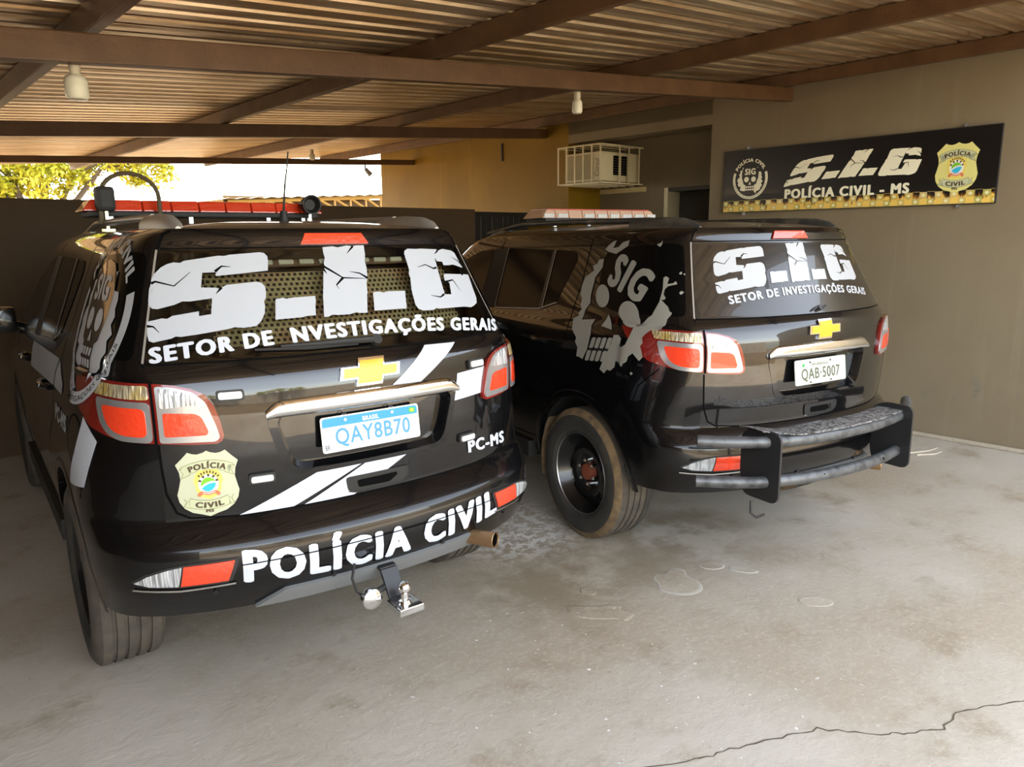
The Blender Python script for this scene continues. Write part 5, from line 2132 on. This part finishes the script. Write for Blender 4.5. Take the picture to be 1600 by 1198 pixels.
def detail_first(root, P):
    body, gate, bump = P['body'], P['tailgate'], P['rear_bumper']
    R = rear_map
    # ---- S.I.G on the rear glass
    bents('letter', list(LET.values()), .03, R, GLASSV, gate, .0050)
    bents('letter_crack', [crack(c, .009) for c in CRK], .03, R, GAPM, gate, .0056)
    G_ = lambda x, z, o=0: R(x, z + .050 * (1 - (x / .70) ** 2), o)
    text_on('glass_lettering', 'SETOR DE', G_, [(-.702, 1.322), (-.315, 1.322), (-.313, 1.373), (-.696, 1.373)], WHITEV, gate, .03, .005)
    text_on('glass_lettering', 'NVESTIGAÇÕES GERAIS', G_, [(-.252, 1.308), (.700, 1.308), (.735, 1.384), (-.253, 1.384)], WHITEV, gate, .03, .005)
    # ---- stripes, crest, words
    for nm, q in (('white_stripe', [(-.49, .7875), (-.31, .7875), (-.055, .906), (-.225, .904)]), ('white_stripe', [(-.272, .7875), (-.085, .7875), (.135, .906), (-.04, .906)]),
                  ('white_stripe', [(.085, 1.186), (.212, 1.184), (.415, 1.309), (.262, 1.313)]), ('white_stripe', [(.392, 1.190), (.552, 1.199), (.527, 1.090), (.372, 1.082)])):
        rdecal(nm, [q], WHITEV, gate, .0026)
    crest('police_crest', gate, lambda x, y, o=0: R(-.579 + .0925 * x, .917 + .1065 * y, o), offs=(.0028, .0006))
    text_on('bumper_lettering', 'POLÍCIA CIVIL', lambda x, z, o=0: R(x, z + .11 * x * x, o), [(-.516, .543), (.557, .537), (.545, .682), (-.516, .692)], WHITEV, bump, .03, .0045)
    text_on('state_lettering', 'PC-MS', R, [(.451, .842), (.700, .828), (.690, .886), (.442, .899)], WHITEV, gate, .03, .004)
    for x, z in ((-.492, 1.214), (-.413, .916), (.435, .917), (.495, 1.216)):
        q = [(x - .043, z - .018), (x + .043, z - .018), (x + .043, z + .018), (x - .043, z + .018)]
        l = bent('warning_light', flat([rounded(q, .01)], .03), R, MATTEB, gate, .012, -.001)
        q = [(x - .036, z - .011), (x + .036, z - .011), (x + .036, z + .011), (x - .036, z + .011)]
        bent('led_lens', flat([rounded(q, .008)], .02), R, LEDW, l, .018, .010)
    # ---- left and right sides
    f = SIDE[-1]
    for sg in (-1, 1):
        bent('white_stripe', flat([[(.36, 1.13), (.25, 1.06), (.30, .96), (.335, .888), (.57, .852), (.44, .99)]], .03), lambda x, z, o=0, sg=sg: ARC[sg](seam_arc(z) + x, z, o), WHITEV, body, .003)
        bents('side_band', [[(1.275, 1.25), (1.03, 1.19), (1.03, 1.15), (1.275, 1.145)], [(2.30, 1.225), (1.30, 1.252), (1.30, 1.145), (2.30, 1.10)]], .04, SIDE[sg], SILVERV, body, .003)
        q = [(1.19, 1.03), (.87, 1.03), (.87, 1.095), (1.19, 1.095)]
        text_on('state_lettering', 'PC-MS', SIDE[sg], q if sg < 0 else [q[1], q[0], q[3], q[2]], SILVERV, body, .03)
        skull_ring_emblem(lambda x, y, o=0, sg=sg: EMB[sg](.345 + sg * .275 * x - .074 * y, 1.455 + .29 * y, o), body, 'side_emblem', SILVERV, PAINT, (.0045, .0012), stp=.12)
    # ---- behind the rear glass
    V, F = [], []
    nx, nz = 48, 15
    x0, x1, za, zb = -.50, .54, 1.372, 1.632
    cx, cz = (x1 - x0) / nx, (zb - za) / nz

    def pm(x, z):
        return R(x, z, -.055)
    cache = {}

    def vid(x, z):
        k = (round(x, 5), round(z, 5))
        if k not in cache:
            cache[k] = len(V)
            V.append(pm(x, z))
        return cache[k]
    for j in range(nz):
        for i in range(nx):
            xa = x0 + cx * (i + (.5 if j % 2 else 0))
            zc = za + cz * j
            if xa + cx > x1 + .012:
                continue
            o = [vid(xa, zc), vid(xa + cx, zc), vid(xa + cx, zc + cz), vid(xa, zc + cz)]
            a, b = cx * .23, cz * .22
            h = [vid(xa + a, zc + b), vid(xa + cx - a, zc + b), vid(xa + cx - a, zc + cz - b), vid(xa + a, zc + cz - b)]
            for k in range(4):
                F.append((o[k], o[(k + 1) % 4], h[(k + 1) % 4], h[k]))
    mesh('perforated_guard', V, F, PERF, gate)
    bk = bent('dark_hole_sheet', flat([[(-.66, 1.345), (.66, 1.345), (.60, 1.665), (-.60, 1.665)]], .06), lambda x, z, o=0: R(x, z, -.11 - o), MATTEB, gate, 0)  # dark sheet added behind the guard to make its holes look dark
    sb = bent('led_strip', flat([[(-.33, 1.637), (.50, 1.637), (.49, 1.664), (-.32, 1.664)]], .05), lambda x, z, o=0: R(x, z, -.02 + o), mat('brown_strip', (.13, .08, .05), .6), gate, 0)
    for k in range(10):
        x = -.275 + .0765 * k
        bent('led_block', flat([rounded([(x - .027, 1.643), (x + .027, 1.643), (x + .027, 1.659), (x - .027, 1.659)], .004)], .02), lambda x, z, o=0: R(x, z, -.02 + o), LEDM, sb, .008, .0)
    # ---- wiper
    wp = MB().tube([R(.037, 1.348, .022), R(-.05, 1.349, .024), R(-.20, 1.350, .020), R(-.30, 1.352, .016)], [.013, .011, .008, .006], 8).build('wiper', MATTEB, gate, True)
    MB().tube([R(-.02, 1.341, .012), R(-.20, 1.341, .012), R(-.385, 1.348, .012)], [.006, .007, .004], 6).build('wiper_blade', MATTEB, wp, True)
    MB().tube([R(.055, 1.347, .0), R(.055, 1.347, .026)], .02, 14).build('wiper_pivot', MATTEB, wp, True)
    # ---- roof gear
    light_bar(root, 2.20, .632, 1.850, False)
    siren(root, -.530, 2.03, 1.935, True)
    siren(root, .530, 2.03, 1.925, False)
    a = MB().tube([(-.03, .92, 1.800), (-.03, .92, 1.845)], [.022, .014], 12).build('antenna_base', MATTEB, root, True)
    MB().tube([(-.03, .92, 1.84), (-.015, .925, 1.95), (.0, .93, 2.02), (.012, .935, 2.09)], [.005, .004, .003, .003], 6).build('antenna_whip', MATTEB, a, True)
    pts = [(-.555, 2.02, 1.81)] + [(-.415 - .135 * math.cos(q), 2.02, 1.945 + .118 * math.sin(q)) for q in np.linspace(0, math.pi, 14)] + [(-.28, 2.02, 1.80)]
    MB().tube(pts, .011, 8).build('bent_antenna', mat('antenna_cable', (.12, .09, .05), .5), root, True)
    # ---- tow hitch and exhaust
    hb = empty('tow_hitch')
    bpy.data.objects.remove(hb)
    m_ = MB()
    for (a, b) in (((.0, .34, .52), (-.005, .14, .505)), ((-.005, .14, .505), (-.005, .075, .415)), ((-.005, .075, .415), (0, -.01, .397))):
        A, B = Vector(a), Vector(b)
        d = (B - A).normalized()
        u = Vector((1, 0, 0))
        w = d.cross(u).normalized()
        Q = []
        for p in (A, B):
            Q += [p - u * .034 - w * .007, p + u * .034 - w * .007, p + u * .034 + w * .007, p - u * .034 + w * .007]
        m_.hexa(Q)
    th = m_.build('tow_hitch', SATINB, root, bevel=.003)
    MB().box((.0, .022, .401), (.098, .105, .028)).build('hitch_plate', CHROME, th, bevel=.004)
    MB().lathe([(0, .0001), (0, .025), (.008, .026), (.012, .016), (.032, .014)] + [(.052 + .025 * math.sin(q), max(.0001, .025 * math.cos(q))) for q in np.linspace(-.95, math.pi / 2, 12)], (.0, .028, .415), 'z', 24).build('tow_ball', CHROME, th, True)
    MB().lathe([(.035, .0001), (.035, .018), (.02, .034), (.0, .040), (-.018, .038), (-.028, .025), (-.030, .0001)], (-.112, .075, .443), 'y', 24).build('socket_cap', CHROME, th, True)
    MB().tube([(-.112, .09, .443), (-.04, .11, .45), (0, .12, .47)], .012, 8).build('socket_arm', SATINB, th, True)
    MB().tube([(-.13, .10, .445), (-.155, .10, .47), (-.165, .11, .52), (-.14, .14, .56)], .005, 6).build('socket_cable', MATTEB, th, True)
    ex = MB()
    ex.lathe([(0, .030), (-.17, .033), (-.172, .031), (-.165, .028), (0, .026)], (0, 0, 0), 'y', 24)
    o = ex.build('exhaust_pipe', EXH, root, True)
    o.location = (.40, .27, .492)
    o.rotation_euler = (math.radians(-2), 0, math.radians(27))
    MB().lathe([(-.10, .0001), (-.10, .027)], (0, 0, 0), 'y', 20).build('pipe_mouth', GAPM, o)
    MB().lathe([(-.03, .0250), (-.1655, .0272)], (0, 0, 0), 'y', 20).build('pipe_bore', GAPM, o)
    MB().tube([(0, 0, 0), (.02, .25, .0), (.0, .5, .02)], .028, 12).build('pipe_run', EXH, o, True)


def detail_second(root, P):
    body, gate, bump = P['body'], P['tailgate'], P['rear_bumper']
    R = rear_map
    tr = lambda p: (-.009 + .816 * p[0], 1.442 + (p[1] - 1.393) * .79)
    bents('letter', [[tr(p) for p in v] for v in LET.values()], .03, R, SILVERV, gate, .0050)
    bents('letter_crack', [[tr(p) for p in crack(c, .010)] for c in CRK], .03, R, HAZEGL, gate, .0056)
    text_on('glass_lettering', 'SETOR DE INVESTIGAÇÕES GERAIS', lambda x, z, o=0: R(x, z + .036 * (1 - (x / .535) ** 2), o), [(-.534, 1.378), (.535, 1.378), (.560, 1.437), (-.528, 1.437)], SILVERV, gate, .03, .005)
    c = MB().tube([R(.013, 1.347, -.002), R(.013, 1.347, .022)], .014, 12).build('wiper_spindle', SATINB, gate, True)
    MB().tube([R(-.045, 1.338, .010), R(.0, 1.352, .012), R(.03, 1.342, .012), R(.075, 1.356, .010)], [.004, .007, .007, .004], 6).build('spindle_clip', SATINB, c, True)
    # ---- torn splash with a plain skull on both sides
    for sg in (-1, 1):
        f = EMB[sg]
        sp = bents('splash_emblem', SPLAT, .03, f, GREYV, body, .0045)[0]
        T = lambda nm, polys: [bent(nm, flat([q], .03), f, GREYV, sp, .0055) for q in polys]
        T('eye_socket', [ring((.60, 1.405), .060, 22), ring((.385, 1.325), .066, 22, 1.15)])
        T('nose', [[(.545, 1.315), (.635, 1.250), (.545, 1.238)]])
        te = []
        for i in range(4):
            for r in range(2):
                a = .708 - .046 * i + .033 * r
                z0 = 1.185 + .004 * i - .072 * r
                te.append(rounded([(a, z0), (a - .036, z0 + .003), (a - .013, z0 - .056), (a + .023, z0 - .059)], .012))
        T('tooth', te)
        q = [(.575, 1.470), (.310, 1.380), (.180, 1.535), (.458, 1.645)]
        if sg > 0:
            q = [q[1], q[0], q[3], q[2]]
        bent('lettering', quadmap(text_bm('SIG', .035), q, .03), f, GREYV, sp, .0055)
    light_bar(root, 2.30, .515, 1.830, True).location = (.03, 0, 0)
    # ---- bull bar across the rear
    tb = MB()
    top = [(-.89, .20, .786), (-.75, .085, .786), (-.62, .02, .784), (-.40, -.022, .778), (-.13, -.038, .776), (.15, -.020, .776), (.40, .03, .780), (.56, .10, .784), (.73, .20, .786)]
    bot = [(p[0], p[1], p[2] - .193) for p in top]
    bb = MB().tube(smooth_path(top), .0285, 14, False).build('rear_bull_bar', TUBE, root, True)
    MB().tube(smooth_path(bot), .0285, 14, False).build('lower_tube', TUBE, bb, True)
    tub = lambda pts: MB().tube(pts, .025, 12).build('tube_bore', GAPM, bb)
    for pp in (top, bot):
        for a, b in ((pp[0], pp[1]), (pp[-1], pp[-2])):
            A, B = Vector(a), Vector(b)
            tub([A + (B - A) * .04, A + (B - A) * .10])
    for x, y0 in ((-.625, .0), (.395, .012)):
        V, F = [], []
        out_ = rounded([(y0 - .062, .50), (y0 + .15, .50), (y0 + .17, .60), (y0 + .17, .80), (y0 + .10, .838), (y0 - .062, .838)], .05, 5)
        n = len(out_)
        for dx in (-.006, .006):
            V += [(x + dx, y, z) for y, z in out_]
        F = [tuple(range(n)), tuple(range(2 * n - 1, n - 1, -1))] + [(k, (k + 1) % n, n + (k + 1) % n, n + k) for k in range(n)]
        mesh('side_plate', V, F, SATINB, bb)
    V, F = [], []
    xs_ = np.linspace(-.66, .385, 22)
    for i, x in enumerate(xs_):
        y0 = float(np.interp(x, [p[0] for p in top], [p[1] for p in top]))
        dz = .030 * _ss(-.45, -.66, x)
        V += [(x, y0 - .026, .806 + dz), (x, y0 - .018, .8105 + dz), (x, y0 + .055, .8115 + dz), (x, y0 + .12, .808 + dz), (x, y0 + .12, .804 + dz), (x, y0 - .018, .806 + dz)]
    for i in range(len(xs_) - 1):
        for j in range(6):
            F.append((i * 6 + j, i * 6 + (j + 1) % 6, (i + 1) * 6 + (j + 1) % 6, (i + 1) * 6 + j))
    mesh('tread_plate', V, F, CHECKER, bb)
    for x in (-.84, -.80 + .5, .18):
        y = float(np.interp(x, [p[0] for p in bot], [p[1] for p in bot]))
        MB().tube([(x, y - .03, .592), (x, y - .024, .592)], .007, 10).build('bolt_hole', GAPM, bb)
    MB().tube([(-.69, .04, .505), (-.70, .03, .45), (-.67, .02, .425), (-.62, .02, .43)], .006, 6).build('hook', MATTEB, bb, True)
    ex = MB().lathe([(0, .030), (-.17, .033), (-.172, .031), (-.165, .028), (0, .026)], (0, 0, 0), 'y', 20).build('exhaust_pipe', EXH, root, True)
    ex.location = (.385, .30, .46)
    ex.rotation_euler = (0, 0, math.radians(30))


def smooth_path(pts, n=6):
    P = [np.array(p, float) for p in pts]
    out_ = []
    for i in range(len(P) - 1):
        p0, p1, p2, p3 = P[max(i - 1, 0)], P[i], P[i + 1], P[min(i + 2, len(P) - 1)]
        for k in range(n):
            u = k / n
            out_.append(.5 * ((2 * p1) + (-p0 + p2) * u + (2 * p0 - 5 * p1 + 4 * p2 - p3) * u * u + (-p0 + 3 * p1 - 3 * p2 + p3) * u ** 3))
    out_.append(P[-1])
    return out_


glass_mat('tinted_glass', (.62, .60, .52))
car(1, (1.19194, 2.24159), 0.0, 'left police car with white stripes, blue number plate and a tow hitch')
car(2, (3.55027, 1.86126), -.114135, 'right police car with a grey tube bull bar and black steel wheels')
